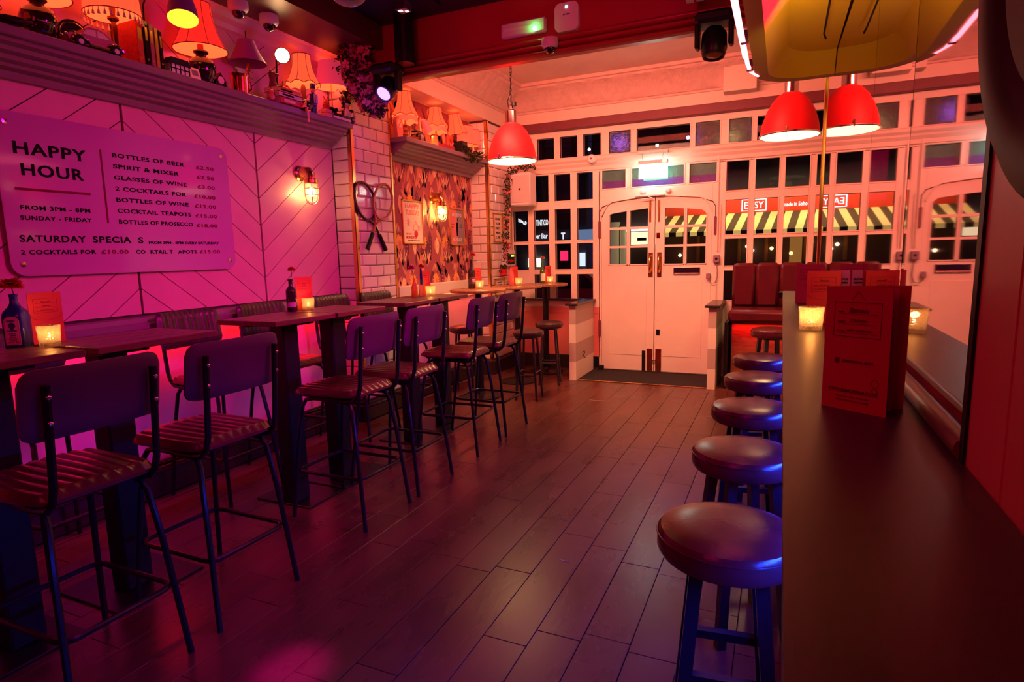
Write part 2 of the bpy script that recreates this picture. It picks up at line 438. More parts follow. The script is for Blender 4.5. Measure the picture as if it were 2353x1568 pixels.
tile_face_x(p1, -3.372, 4.27, 4.80, .18, 3.08, .04)
tile_face_y(p1, 4.25, WX, -3.395, .18, 2.98)
p2 = sroot('wall_bay_pier')
MB().box(-3.6, 6.51, 0, -3.202, 7.17, 3.0).build('core', M['grout'], p2, False)
tile_face_x(p2, -3.202, 6.54, 7.16, .18, 2.98, .05)
tile_face_y(p2, 6.51, -3.42, -3.225, .18, 2.98, True)
def brass_angle(name, x, y, z0, z1, w=.026):
    struct(name, MB().box(x-w, y-.012, z0, x+.013, y-.008, z1).box(x+.009, y-.012, z0, x+.013, y+w, z1), M['brass'])
struct('trim_13', MB().box(.236, .972, 1.15, .262, .992, 3.40), M['blackmatte'])
brass_angle('trim_4', -3.372, 4.25, .16, 3.0)
brass_angle('trim_5', -3.202, 6.51, .16, 2.99)
struct('trim_6', MB().box(-3.372, 4.80, .16, -3.356, 4.822, 2.99), M['brass'])
struct('baseboard_pier', MB().box(-3.375, 4.20, 0, -3.33, 4.83, .17, .004).box(WX, 4.2, 0, -3.36, 4.25, .17, .004), M['skirt'])
struct('baseboard_bay', MB().box(-3.205, 6.46, 0, -3.15, 7.17, .17, .004).box(-3.43, 6.44, 0, -3.18, 6.51, .17, .004).box(-3.43, 4.83, 0, -3.37, 6.5, .17, .004), M['skirt'])

# alcove ---------------------------------------------------------------
AX = -3.42
struct('wall_alcove', MB().box(AX-.15, 4.82, 0, AX, 6.51, 3.0), M['paint'])
# printed wallpaper: a jungle of leaves and round manes laid as flat print on the backing
wp = MB()
wp.mat(0).box(AX, 4.83, 1.16, AX+.001, 6.49, 2.99)
def blob(cy, cz, ry, rz, k, h, n=12, j=0.0, rot=0.0, seed=0):
    rr = random.Random(seed); pts = []
    for i in range(n):
        a = 2*PI*i/n; f = 1+j*(rr.random()-.5)*2 if j < .3 else (1 if i % 2 else 1-j)
        y, z = ry*math.cos(a)*f, rz*math.sin(a)*f
        pts.append((cy+y*math.cos(rot)-z*math.sin(rot), cz+y*math.sin(rot)+z*math.cos(rot)))
    pts = [(min(max(p[0], 4.835), 6.485), min(max(p[1], 1.165), 2.985)) for p in pts]
    m = len(wp.v); x = AX+.001+h*.00025
    wp.mat(k); wp.add([(x, p[0], p[1]) for p in pts], [tuple(range(len(pts)))])
def leaf(cy, cz, L, w, rot, k, h):
    pts = []
    for i in range(7): t = i/6; pts.append((w*math.sin(PI*t)**.8, L*t))
    for i in range(5, 0, -1): t = i/6; pts.append((-w*math.sin(PI*t)**.8, L*t))
    o = []
    for (a, b) in pts:
        y = cy+a*math.cos(rot)-b*math.sin(rot); z = cz+a*math.sin(rot)+b*math.cos(rot)
        o.append((min(max(y, 4.835), 6.485), min(max(z, 1.165), 2.985)))
    x = AX+.001+h*.00025
    wp.mat(k); wp.add([(x, p[0], p[1]) for p in o], [tuple(range(len(o)))])
rr = random.Random(3)
for iz in range(5):
    for iy in range(5):
        cy = 4.72+iy*.44+(.22 if iz % 2 else 0); cz = 1.10+iz*.40
        for q in range(16): leaf(cy+rr.uniform(-.2,.2), cz+rr.uniform(-.16,.14), rr.uniform(.12,.24), rr.uniform(.014,.034), rr.uniform(-.7,.7), rr.choice([1,1,2,5,5]), q % 5)
        blob(cy+.02, cz+.10, .070, .085, 3, 6, 26, .35)             # orange mane
        blob(cy+.03, cz+.07, .028, .045, 2, 7, 12, .05)
        blob(cy-.15, cz+.06, .036, .09, 4, 6, 14, .12, seed=iy)      # pale trunk shape
        blob(cy-.155, cz+.05, .006, .006, 1, 7, 6); blob(cy-.135, cz+.07, .005, .005, 1, 7, 6)
        blob(cy+.15, cz+.08, .040, .15, 1, 7, 34, .30)              # dark feathered palm
        for q in range(6): blob(cy+.15, cz-.03+q*.04, .005, .007, 4, 8, 6)
        for q in (-.5, -.2, .25, .55): leaf(cy+.07, cz-.14, .17, .009, q, 4, 8)
        for q in (-.6, -.25, .2): leaf(cy-.08, cz-.16, .16, .012, q, 5, 7)
        blob(cy+.07, cz-.10, .026, .034, 2, 8, 12); blob(cy-.02, cz-.13, .034, .045, 1, 6, 12); blob(cy-.02, cz-.135, .020, .03, 5, 8, 12)
        for q in range(5): leaf(cy-.06+q*.03, cz+.18, .10, .008, -.5+q*.25, 4 if q % 2 else 2, 8)
pw = [mat('wallpaper ground', (.36,.08,.12), .65), mat('wallpaper dark', (.15,.025,.07), .65), mat('wallpaper rose', (.60,.17,.15), .65),
      mat('wallpaper orange', (.88,.36,.10), .65), mat('wallpaper cream', (.84,.52,.32), .65), mat('wallpaper salmon', (.68,.24,.18), .65)]
wpo = wp.build('wallpaper', pw, bpy.data.objects['wall_alcove'], False)
al = bpy.data.objects['wall_alcove']
MB().box(AX, 4.83, 1.045, AX+.07, 6.5, 1.165, .004).build('ledge', M['paint'], al, False)
MB().box(AX, 4.83, .98, AX+.045, 6.5, 1.045, .003).build('ledge', M['paint'], al, False)
for (a, b) in ((4.84, 5.385), (5.395, 5.93), (5.94, 6.49)):
    MB().box(AX, a, .18, AX+.022, b, .975, .003).build('dado_panel', M['panel'], al, False)
MB().box(AX+.022, 6.44, .88, AX+.03, 6.48, .96).box(AX+.022, 6.45, .5, AX+.034, 6.47, .54).build('hinge', M['brass'], al, False)

# soffit over the alcove, cornices, ceilings, beam ------------------------
struct('wall_soffit', MB().box(-3.6, 4.34, 3.0, -3.19, 7.2, 3.45), M['paint'])
def cornice(pts, along, a, b, name):
    mb = MB(); n = 90; m = len(pts); rr = random.Random(4); vs = []
    for i in range(n+1):
        t = a+(b-a)*i/n
        for j, (u, z) in enumerate(pts):
            d = 0.006*math.sin(i*1.35+j)*math.sin(i*.52) if 3 <= j <= m-4 else 0
            vs.append((u+d, t, z-d) if along == 'y' else (t, DY-(u+d), z-d))
    mb.add(vs, [(i*m+j, i*m+j+1, (i+1)*m+j+1, (i+1)*m+j) for i in range(n) for j in range(m-1)])
    return struct(name, mb, M['cornice'], smooth=True)
prof = [(0, 3.16), (.012, 3.165), (.012, 3.185), (.03, 3.19), (.045, 3.21), (.07, 3.25), (.11, 3.30), (.16, 3.345), (.20, 3.375), (.24, 3.39), (.25, 3.41), (.28, 3.415), (.28, 3.45)]
cornice([(-3.19+u, z) for u, z in prof], 'y', 4.36, DY, 'trim_7')
cornice(prof, 'x', -3.19, 1.3, 'trim_8')
struct('ceiling', MB().box(-3.7, 4.30, 3.45, 1.9, 7.5, 3.55), M['ceiling_bay'])
cd = sroot('ceiling_main'); 
MB().box(-3.7, -2.6, 3.30, 1.9, 4.3, 3.45).build('lining', M['ceiling_dark'], cd, False)
rr = random.Random(8)
for i in range(7):
    for j in range(8):
        x = -2.98+i*.62; y = -1.1+j*.66
        MB().prism(rrect(x+.02, y+.02, x+.60, y+.64, .04, 3), 3.285, 3.30).build('ceiling_panel', M['ceiling_dark'], cd, False)
bmr = sroot('wall_beam')
MB().box(-3.3, 4.30, 2.96, .9, 4.36, 3.45, .003).build('face', M['beam'], bmr, False)
for k, (yo, za, zb) in enumerate(((.028, 2.951, 2.995), (.040, 2.903, 2.947), (.052, 2.855, 2.899))):
    mb = MB().prism([(4.36, za)] + [(4.30-yo*math.sin(PI*q/8)**.7, za+(zb-za)*q/8) for q in range(9)] + [(4.36, zb)], -3.3, .9, 'yz'); mb.build('moulding', M['beam'], bmr, False)

# door wall ------------------------------------------------------------
dw = sroot('wall_front')
T0, T1 = DY, DY+.07      # thickness of the timber frame
def fr(x0, z0, x1, z1, m='paint', y0=T0, y1=T1, name='frame_member', b=.003): return MB().box(x0, y0, z0, x1, y1, z1, b).build(name, M[m], dw, False)
MB().box(-3.25, DY, 3.02, 1.3, DY+.2, 3.5).build('plaster_band', M['paint'], dw, False)
MB().box(-3.25, DY-.09, 2.92, 1.3, DY+.02, 3.02, .004).build('lintel', M['lintel'], dw, False)
MB().box(-3.25, DY, 2.85, 1.3, DY+.07, 2.93).build('head', M['paint'], dw, False)
def window(n, x0, x1, z0, z1, y=DY+.03):
    w = sroot('window_%d' % n)
    MB().box(x0-.004, y, z0-.004, x1+.004, y+.006, z1+.004).build('pane', M['glass'], w, False)
    b = .012
    MB().box(x0-b, DY-.006, z0-b, x0, DY+.03, z1+b, .002).box(x1, DY-.006, z0-b, x1+b, DY+.03, z1+b, .002).box(x0, DY-.006, z1, x1, DY+.03, z1+b, .002).box(x0, DY-.006, z0-b, x1, DY+.03, z0, .002).build('window_frame', M['paint'], w, False)
    return w
M['rglass'] = mat('reeded obscured glass', (.75,.85,.9), .12, trans=1.0, ior=1.3, bump=1.0, bs=26)
wn = 0
def frame_grid(cols, rows, xl, xr):
    """members around a grid of openings: cols [(x0,x1)], rows [(z0,z1)] bottom to top"""
    xs = [xl]+[v for c in cols for v in c]+[xr]
    for i in range(0, len(xs), 2): fr(xs[i], rows[0][0], xs[i+1], rows[-1][1], name='mullion')
    for (x0, x1) in cols:
        for i in range(len(rows)-1): fr(x0, rows[i][1], x1, rows[i+1][0], name='transom')
# left lights
LC = [(-2.89,-2.686), (-2.606,-2.400), (-2.320,-2.117)]
frame_grid(LC, [(.88,1.188), (1.25,1.567), (1.607,1.99), (2.09,2.41)], -2.968, -2.03)
for (x0, x1) in LC:
    for (z0, z1) in ((.88,1.188), (1.25,1.567), (1.607,1.99), (2.09,2.41)): wn += 1; window(wn, x0, x1, z0, z1)
frame_grid([(-3.172,-2.968)], [(1.245,1.567), (1.607,1.99)], -3.20, -2.968)
for (z0, z1) in ((1.245,1.567), (1.607,1.99)): wn += 1; window(wn, -3.172, -2.968, z0, z1)
fr(-3.2, 1.99, -2.968, 2.41); fr(-3.2, .88, -2.968, 1.245)
fr(-3.2, 2.41, 1.0, 2.50)
fr(-3.2, .78, -2.03, .88)
# stall riser under the left lights
MB().box(-3.2, DY+.0, .16, -2.03, DY+.06, .78).box(-3.19, DY-.006, .70, -2.04, DY, .78, .002).box(-3.19, DY-.006, .16, -2.04, DY, .22, .002).build('stall_riser', mat('salmon painted riser', (.72,.20,.18), .4, var=.04), dw, False)
struct('trim_9', MB().box(-3.2, DY-.07, .86, -2.15, DY+.01, .885, .004), M['skirt'])
struct('baseboard_front', MB().box(-3.2, DY-.03, 0, -2.1, DY, .17, .004), M['skirt'])
# moulded ledge over the door line
r = MB().prism([(DY, 2.42), (DY-.02, 2.43), (DY-.025, 2.47), (DY-.05, 2.50), (DY-.055, 2.52), (DY-.08, 2.545), (DY-.085, 2.575), (DY-.06, 2.585), (DY, 2.59)], -3.2, 1.0, 'yz'); struct('trim_10', r, M['paint'])
fr(-3.2, 2.50, 1.0, 2.60, b=0)
# transom lights
TR = [(-2.829,-2.606), (-2.531,-2.309), (-2.233,-2.018), (-1.918,-1.66), (-1.589,-.993), (-.933,-.675), (-.581,-.351), (-.295,-.12), (-.05,.15), (.22,.45), (.52,.75)]
frame_grid(TR, [(2.60,2.85)], -3.2, 1.0)
for i, (x0, x1) in enumerate(TR):
    wn += 1; w = window(wn, x0, x1, 2.60, 2.85)
    if i in (3, 5, 6, 8): [c for c in w.children if c.name.startswith('pane')][0].data.materials[0] = M['rglass']
# door surround and its three coloured lights
frame_grid([(-2.0,-1.72), (-1.642,-1.052), (-.99,-.70)], [(2.20,2.415)], -2.045, -.66)
M['stain1'] = mat('sea green obscured glass', (.30,.75,.62), .15, trans=.85, ior=1.25, bump=1.0, bs=30)
M['stain2'] = mat('violet obscured glass', (.42,.16,.80), .15, trans=.8, ior=1.25, bump=1.0, bs=44)
for (x0, x1) in ((-2.0,-1.72), (-1.642,-1.052), (-.99,-.70)):
    wn += 1; w = window(wn, x0, x1, 2.20, 2.415)
    for c in list(w.children):
        if c.name.startswith('pane'): bpy.data.objects.remove(c)
    MB().box(x0-.004, DY+.03, 2.285, x1+.004, DY+.036, 2.419).build('pane', M['stain1'], w, False)
    MB().box(x0-.004, DY+.03, 2.196, x1+.004, DY+.036, 2.285).build('pane', M['stain2'], w, False)
# posts each side of the doors
for (a, b) in ((-2.045, -2.015), (-.735, -.66)): fr(a, 0, b, 2.20, name='door_post')
# arch head panel: filled between the straight head and the leaf's arched top
def archz(x):
    t = min(1, abs(x+1.37)/.63)
    return 2.075 - .06*t**1.4 - (.15*max(0, (t-.80)/.20)**2.2)
N = 28; xs = [-2.015+(1.28)*i/N for i in range(N+1)]
vs = []; fs = []
for x in xs: vs += [(x, DY, archz(x)+.006), (x, DY, 2.20), (x, DY+.06, archz(x)+.006), (x, DY+.06, 2.20)]
for i in range(N):
    a = i*4; b = a+4; fs += [(a, b, b+1, a+1), (a, a+2, b+2, b), (a+2, a+3, b+3, b+2)]
MB().add(vs, fs).build('arch_panel', M['paint'], dw, False)
mb = MB(); top = [(x, DY-.008, archz(x)+.012) for x in xs]
mb.tube(top, .007, 6).build('arch_bead', M['paint'], dw)
# right lights
RC = [(-.595,-.365), (-.297,-.065), (-.003,.228), (.295,.526), (.594,.824)]
frame_grid(RC, [(.88,1.215), (1.27,1.567), (1.615,1.992), (2.09,2.405)], -.66, 1.0)
for (x0, x1) in RC:
    for (z0, z1) in ((.88,1.215), (1.27,1.567), (1.615,1.992), (2.09,2.405)): wn += 1; window(wn, x0, x1, z0, z1)
fr(-.66, 0, 1.0, .88); 

# doors -----------------------------------------------------------------
def door(n, xh, xm, panes):
    """one leaf between hinge edge xh and meeting edge xm"""
    d = sroot('door_%d' % n, (xh, DY, 0)); x0, x1 = min(xh, xm), max(xh, xm)
    xs = sorted(set([x0, x1]+[v for c in panes for v in c])); zs = [(1.30,1.495), (1.52,1.712), (1.74,None)]
    def loc(mb): return mb.xf(Matrix.Translation((-xh, -DY, 0)))
    def strip(a, b, zlo, zhi=None, nseg=10, ya=.012, yb_=.056):
        vs = []; fs = []
        for i in range(nseg+1):
            x = a+(b-a)*i/nseg; zt = (archz(x) if zhi is None else (zhi(x) if callable(zhi) else zhi)); zb = zlo(x) if callable(zlo) else zlo
            vs += [(x, DY+ya, zb), (x, DY+ya, zt), (x, DY+yb_, zb), (x, DY+yb_, zt)]
        for i in range(nseg): p = i*4; q = p+4; fs += [(p,q,q+1,p+1), (p+2,p+3,q+3,q+2), (p+1,q+1,q+3,p+3), (p,p+2,q+2,q)]
        fs += [(0,1,3,2), (nseg*4, nseg*4+2, nseg*4+3, nseg*4+1)]
        return MB().add(vs, fs)
    def pt(x): # arched pane top
        return archz(x)-.125
    # stiles
    for (a, b) in ((x0, panes[0][0]), (panes[0][1], panes[1][0]), (panes[1][1], x1)): loc(strip(a, b, 1.28)).build('stile', M['paint'], d, False)
    for (a, b) in panes:
        loc(strip(a, b, pt)).build('top_rail', M['paint'], d, False)
        loc(MB().box(a, DY+.012, 1.712, b, DY+.056, 1.74)).build('glazing_bar', M['paint'], d, False)
        loc(MB().box(a, DY+.012, 1.495, b, DY+.056, 1.52)).build('glazing_bar', M['paint'], d, False)
        loc(MB().box(a, DY+.012, 1.28, b, DY+.056, 1.30)).build('glazing_bar', M['paint'], d, False)
        loc(MB().box(a-.014, DY+.004, 1.285, a, DY+.02, pt(a)+.005, .002).box(b, DY+.004, 1.285, b+.014, DY+.02, pt(b)+.005, .002).box(a-.014, DY+.004, 1.285, b+.014, DY+.02, 1.30, .002)).build('bead', M['paint'], d, False)
        for (z0, z1) in zs:
            if z1: loc(MB().box(a, DY+.03, z0, b, DY+.036, z1)).build('pane', M['glass'], d, False)
            else: loc(strip(a, b, z0, pt, 8, .030, .036)).build('pane', M['glass'], d, False)
    # lower solid panels
    loc(MB().box(x0, DY+.012, .015, x1, DY+.056, 1.28)).build('lower_panel', M['paint'], d, False)
    loc(MB().box(x0+.09, DY+.007, .20, x1-.09, DY+.012, 1.10, .002)).build('raised_panel', M['paint'], d, False)
    return d, loc
dl, locl = door(1, -2.012, -1.376, [(-1.912,-1.706), (-1.664,-1.453)])
dr, locr = door(2, -.738, -1.366, [(-1.258,-1.045), (-1.008,-.80)])
for (d, loc, xa, s) in ((dl, locl, -1.418, -1), (dr, locr, -1.316, 1)):
    loc(MB().box(xa-.026, DY+.004, 1.145, xa+.026, DY+.012, 1.435, .002)).build('handle_plate', M['brass'], d, False)
    loc(MB().tube([(xa, DY+.004, 1.21), (xa, DY-.035, 1.205), (xa, DY-.05, 1.23), (xa, DY-.05, 1.36), (xa, DY-.035, 1.385), (xa, DY+.004, 1.38)], .010, 8)).build('pull_handle', M['brass'], d)
    loc(MB().box(xa-.034, DY+.004, .02, xa+.034, DY+.012, .29, .002)).build('kick_plate', M['copper'], d, False)
    loc(MB().box(xa-.01-.012, DY-.002, 1.79, xa-.01+.012, DY+.012, 2.03, .003).tube([(xa-.01, DY-.006, 1.8), (xa-.01, DY-.006, 2.04)], .005, 6)).build('top_bolt', M['brass'], d, False)
    loc(MB().tube([(xa+.03*-s, DY-.002, .15), (xa+.045*-s, DY-.03, .15)], .009, 8)).build('floor_bolt', M['chrome'], d)
locl(MB().box(-1.512, DY+.002, .01, -1.47, DY+.014, .26, .003).box(-1.498, DY-.006, .05, -1.486, DY+.004, .24, .002)).build('floor_bolt_case', M['blackmatte'], dl, False)
locr(MB().box(-1.343, DY+.004, .455, -1.302, DY+.014, .523, .002)).build('lock', M['black'], dr, False)
locr(MB().box(-1.352, DY+.002, 1.60, -1.312, DY+.012, 1.66, .002).lathe([(.008, -.008), (.008, .002)], (-1.332, DY+.002, 1.63), 10, 'y')).build('lock_plate', M['copper'], dr, False)
lp = MB(); lp.box(-1.152, DY-.006, 1.17, -.854, DY+.008, 1.258, .004)
locr(lp).build('letter_flap', M['chrome'], dr, False)
locr(MB().tube([(-1.14, DY-.008, 1.185), (-.866, DY-.008, 1.185)], .008, 8)).build('letter_flap_lip', M['chrome'], dr)
for (d, loc, x) in ((dl, locl, -2.030), (dr, locr, -.698)):
    for z in (1.72, .52): loc(MB().box(x-.014, DY-.03, z-.1, x+.014, DY-.0, z+.1, .006)).build('closer_cover', M['lintel'], d, False)
MBc = MB().tube([(-2.03, DY-.012, 1.82), (-2.028, DY-.012, 1.93), (-2.0, DY-.012, 1.985), (-1.93, DY-.012, 2.01)], .004, 6)
locl(MBc).build('door_cable', M['blackmatte'], dl)
locr(MB().tube([(-.698, DY-.012, 1.82), (-.70, DY-.012, 1.93), (-.73, DY-.012, 1.985), (-.80, DY-.012, 2.01)], .004, 6)).build('door_cable', M['blackmatte'], dr)
struct('trim_11', MB().box(-2.05, DY-.02, 0, -.7, DY+.06, .014), M['skirt'])

# right wall: mirror, boards, outer shell --------------------------------
struct('wall_right', MB().prism([(.272, .99), (.272, 1.72), (.2395, 4.79), (.33, 4.79), (.6, 4.79), (.6, .99)], 0, 3.45, 'xy'), M['pinkwall'])
wr2 = sroot('wall_right_boarded')
MB().box(.256, -2.6, 0, .6, .985, 3.45).build('backing', M['grout'], wr2, False)
yb = .985
for k in range(9):
    MB().box(.24, yb-.155, 0, .256, yb-.004, 3.45, .002).build('board', M['pinkwall'], wr2, False); yb -= .155
mr = thing('wall_mirror', 'tall wall mirror in three sheets with thin vertical seams behind the drinks counter', 'mirror', (.262, .99, 1.19))
M['mirror2'] = mat('darker mirror silver', (.50,.33,.42), .02, 1.0); M['mirror3'] = mat('darkest mirror silver', (.36,.20,.29), .025, 1.0)  # mirror tint gets darker sheet by sheet towards the near end
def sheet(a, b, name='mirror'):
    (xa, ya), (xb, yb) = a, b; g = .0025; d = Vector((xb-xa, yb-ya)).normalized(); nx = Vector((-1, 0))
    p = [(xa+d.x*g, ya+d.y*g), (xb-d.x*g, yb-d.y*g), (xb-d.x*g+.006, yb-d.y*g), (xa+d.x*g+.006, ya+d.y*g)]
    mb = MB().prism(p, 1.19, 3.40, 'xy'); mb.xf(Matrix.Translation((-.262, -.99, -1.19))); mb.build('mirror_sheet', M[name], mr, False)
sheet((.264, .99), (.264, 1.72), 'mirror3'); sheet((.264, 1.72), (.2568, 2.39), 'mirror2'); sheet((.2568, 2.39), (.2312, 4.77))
struct('trim_12', MB().box(.219, 4.765, 1.16, .245, 4.795, 3.30, .004), M['brass'])
# shell around the unseen part of the room
struct('wall_back', MB().box(-3.7, -2.7, 0, 1.9, -2.6, 3.5), mat('back wall paint', (.25,.06,.14), .5))
struct('wall_right_bay', MB().box(1.0, 4.79, 0, 1.1, 7.3, 3.5), M['paint'])
struct('wall_right_return', MB().box(.33, 4.66, 0, 1.1, 4.79, 3.45), M['paint'])
# striped half-height divider walls at the doors
sg = mat('grey stripe paint', (.50,.40,.36), .45); sw = mat('white stripe paint', (.82,.76,.66), .45)
def divider(name, x0, x1, y0, y1):
    r = sroot(name); z = .86; n = 0
    while z > .01:
        zz = max(0, z-.215); MB().box(x0, y0, zz, x1, y1, z-.0005).build('stripe', sg if n % 2 == 0 else sw, r, False); z = zz; n += 1
    MB().box(x0-.035, y0-.045, .86, x1+.035, y1, .885, .006).build('cap', M['skirt'], r, False)
    return r
divider('wall_divider_left', -2.19, -2.11, 6.45, DY-.01)
divider('wall_divider_right', -.675, -.595, 6.45, DY-.01)
# pavement and street outside
struct('ground_street', MB().box(-16, 7.3, -.15, 14, 40, -.05), M['concrete'])
# ================================================================== FURNITURE
# ---- bar chairs (local: sitter faces -x, back at +x, floor at z=0)
def rounded_outline(u, r):            # half extent factor for |u|<=1 with corner radius r (in u units)
    a = abs(u)
    if a <= 1-r: return 0.0
    t = (a-(1-r))/r
    return 1-math.sqrt(max(0, 1-t*t))
def make_chair(label, group, front=0):
    t = thing('bar_chair', label, 'bar chair', (0,0,0), 0, group)
    # seat: channelled pad, channels running front to back
    hy, hx, nch = .205, .215, 9
    def seat_fn(sgn):
        def fn(a, b):
            u = -1+2*a; v = -1+2*b
            cut = rounded_outline(u, .38)*.30
            x = v*hx*(1-cut) - .012*(1-u*u)*(1 if v < -.5 else 0); y = u*hy*(1-.06*max(0, v)**2)
            edge = max(abs(u), abs(v)); fall = 0 if edge < .86 else (edge-.86)/.14
            ridge = .006*abs(math.cos(u*PI*nch/2)) if (sgn > 0 and edge < .93) else 0
            z = (.748+ridge+.006*(1-u*u)-.020*fall*fall) if sgn > 0 else .712+.008*fall
            return (x, y, z)
        return fn
    mb = MB(); mb.grid(seat_fn(1), 36, 14); mb.grid(seat_fn(-1), 36, 14)
    w = 15; A = 37*15
    def ring():
        r = [(0, j) for j in range(14)]+[(i, 14) for i in range(36)]+[(36, j) for j in range(14, 0, -1)]+[(i, 0) for i in range(36, 0, -1)]
        return [i*w+j for i, j in r]
    R = ring(); n = len(R)
    for k in range(n): mb.f.append((R[k], R[(k+1) % n], A+R[(k+1) % n], A+R[k])); mb.mi.append(0)
    mb.build('seat', M['leather'], t)
    MB().box(-.17, -.165, .700, .17, .165, .712).build('seat_board', M['black'], t, False)
    # backrest: slightly curved board, channelled pad on the sitter's side
    def back_fn(side):
        def fn(a, b):
            u = -1+2*a; v = -1+2*b; y = u*.218
            cut = rounded_outline(u, .22)*(.42 if v > 0 else .30); z = 1.035 + v*.112*(1-cut)
            lean = (z-.94)*.16; x = .218 + lean - .022*(u*u)
            edge = max(abs(u), abs(v)); fall = max(0, (edge-.85)/.15)
            if side: x += .016-.008*fall*fall
            else: x -= .012+.007*abs(math.cos(u*PI*6.0))*(1 if edge < .9 else 0)-.010*fall*fall
            return (x, y, z)
        return fn
    mb = MB(); mb.mat(0).grid(back_fn(0), 44, 10); A = 45*11; mb.mat(1).grid(back_fn(1), 44, 10); w = 11
    r = [(0, j) for j in range(10)]+[(i, 10) for i in range(44)]+[(44, j) for j in range(10, 0, -1)]+[(i, 0) for i in range(44, 0, -1)]
    R = [i*w+j for i, j in r]; n = len(R)
    for k in range(n): mb.f.append((R[k], R[(k+1) % n], A+R[(k+1) % n], A+R[k])); mb.mi.append(1)
    mb.build('backrest', [M['leatherd'], M['backboard']], t)
    for s in (-1, 1):
        y = s*.165
        sup = MB().tube([(.02, y, .695), (.13, y, .692), (.19, y, .70), (.222, y, .73), (.238, y, .78), (.250, y, .90), (.268, y, 1.10)], .0125, 8)
        so = sup.build('back_support', M['black'], t)
        for z in (.985, 1.065):
            MB().sphere((.2725+(z-1.0)*.10, y, z), .008, 8, 6, .5, 1, 1).build('bolt', M['chrome'], so)
    leg_pts = lambda sx, sy: [(0.0, sy*.150, .690), (sx*.10, sy*.152, .690), (sx*.150, sy*.155, .680), (sx*.172, sy*.162, .645), (sx*.20, sy*.178, .46), (sx*.225, sy*.190, .25), (sx*.252, sy*.205, 0.0)]
    for sx in (-1, 1):
        for sy in (-1, 1): MB().tube(leg_pts(sx, sy), .0115, 8).build('leg', M['black'], t)
    x, y, z, r = .222, .188, .275, .05
    ring = [(p[0], p[1], z) for p in rrect(-x, -y, x, y, r, 4)]
    MB().tube(ring, .0105, 8, closed=True).build('footrest', M['black'], t)
    return t
near = [(1.17, 'nearest bar chair of the aisle row, back to us at the bottom left'),
        (1.715, 'second bar chair from the left in the aisle row, with the violet backboard'),
        (2.635, 'third bar chair from the left in the aisle row, its seat lit bright red'),
        (3.135, 'fourth bar chair from the left in the aisle row, pulled up to the middle table'),
        (3.905, 'fifth bar chair from the left in the aisle row, at the third long table'),
        (4.42, 'sixth and farthest bar chair of the aisle row, in front of a round stool')]
area('canopy_tray_fill', (.04, 3.0, 2.50), (.04, 3.2, 2.6), .10, 1.6, (1, .62, .12), 1.2, spread=2.6)  # added unseen light, put in to brighten the yellow tray
c0 = make_chair(near[0][1], 'bar chairs along the aisle side of the tables')
c0.location = (-2.22, near[0][0], 0)
for y, lb in near[1:]: dup(c0, (-2.22+.004*math.sin(y*9), y, 0), math.radians(2*math.sin(y*7)), lb, 'bar chairs along the aisle side of the tables')
far = [(1.08, 'wall side bar chair nearest us, at the left edge behind the bottle'), (1.635, 'wall side bar chair behind the nearest candle, mostly hidden by table'),
       (2.60, 'wall side bar chair under the lower right of the happy hour board, ribbed back showing'),
       (3.19, 'wall side bar chair behind the bottle with one red flower'),
       (3.93, 'wall side bar chair directly beside the start of the tiled pier'),
       (4.43, 'wall side bar chair in front of the tiled pier with the rackets')]
for y, lb in far: dup(c0, (-3.185 if y < 4.1 else -3.10, y, 0), PI, lb, 'bar chairs along the wall side of the tables')

# ---- rectangular bar tables
def make_table(y0, y1, yl, label):
    yc = (y0+y1)/2; L = (y1-y0)/2-.003; xc = -2.68
    t = thing('bar_table', label, 'table', (xc, yc, 0), 0, 'narrow wooden bar tables')
    n = 4; w = .44/n
    for k in range(n): MB().box(-.22+k*w+.0008, -L, 1.092, -.22+(k+1)*w-.0008, L, 1.12, .003).build('tabletop_board', M['top'], t, False)
    MB().box(-.17, -.10+(yl-yc), 1.078, .19, .10+(yl-yc), 1.092, .002).box(-.05, -L*.9, 1.082, -.02, L*.9, 1.092).build('top_bracket', M['black'], t, False)
    MB().box(-.005, -.06+(yl-yc), .012, .105, .06+(yl-yc), 1.078, .008).build('post', M['blackmatte'], t, False)
    return t
def base_plate(t, y0, y1):
    yc = t.location.y; MB().box(-.20, y0-yc, 0, .215, y1-yc, .012, .003).build('base_plate', M['black'], t, False)
tb = [(.86, 1.425, 1.16, 'nearest bar table at the left edge, half out of frame'), (1.465, 2.03, 1.60, 'bar table beside the blue bottle and candle, empty right half'),
      (2.385, 2.87, 2.61, 'bar table whose near end is under the lower right of the board'), (2.885, 3.375, 3.02, 'bar table carrying the dark apothecary bottle and candle'),
      (3.605, 4.075, 3.88, 'bar table in front of the tiled pier with rackets'), (4.09, 4.56, 4.36, 'bar table carrying the orange and clear bottles')]
tabs = [make_table(*a) for a in tb]
base_plate(tabs[0], .90, 1.30); base_plate(tabs[1], 1.42, 1.83); base_plate(tabs[2], 2.54, 2.84); base_plate(tabs[3], 2.86, 3.30); base_plate(tabs[4], 3.77, 4.12); base_plate(tabs[5], 4.13, 4.52)

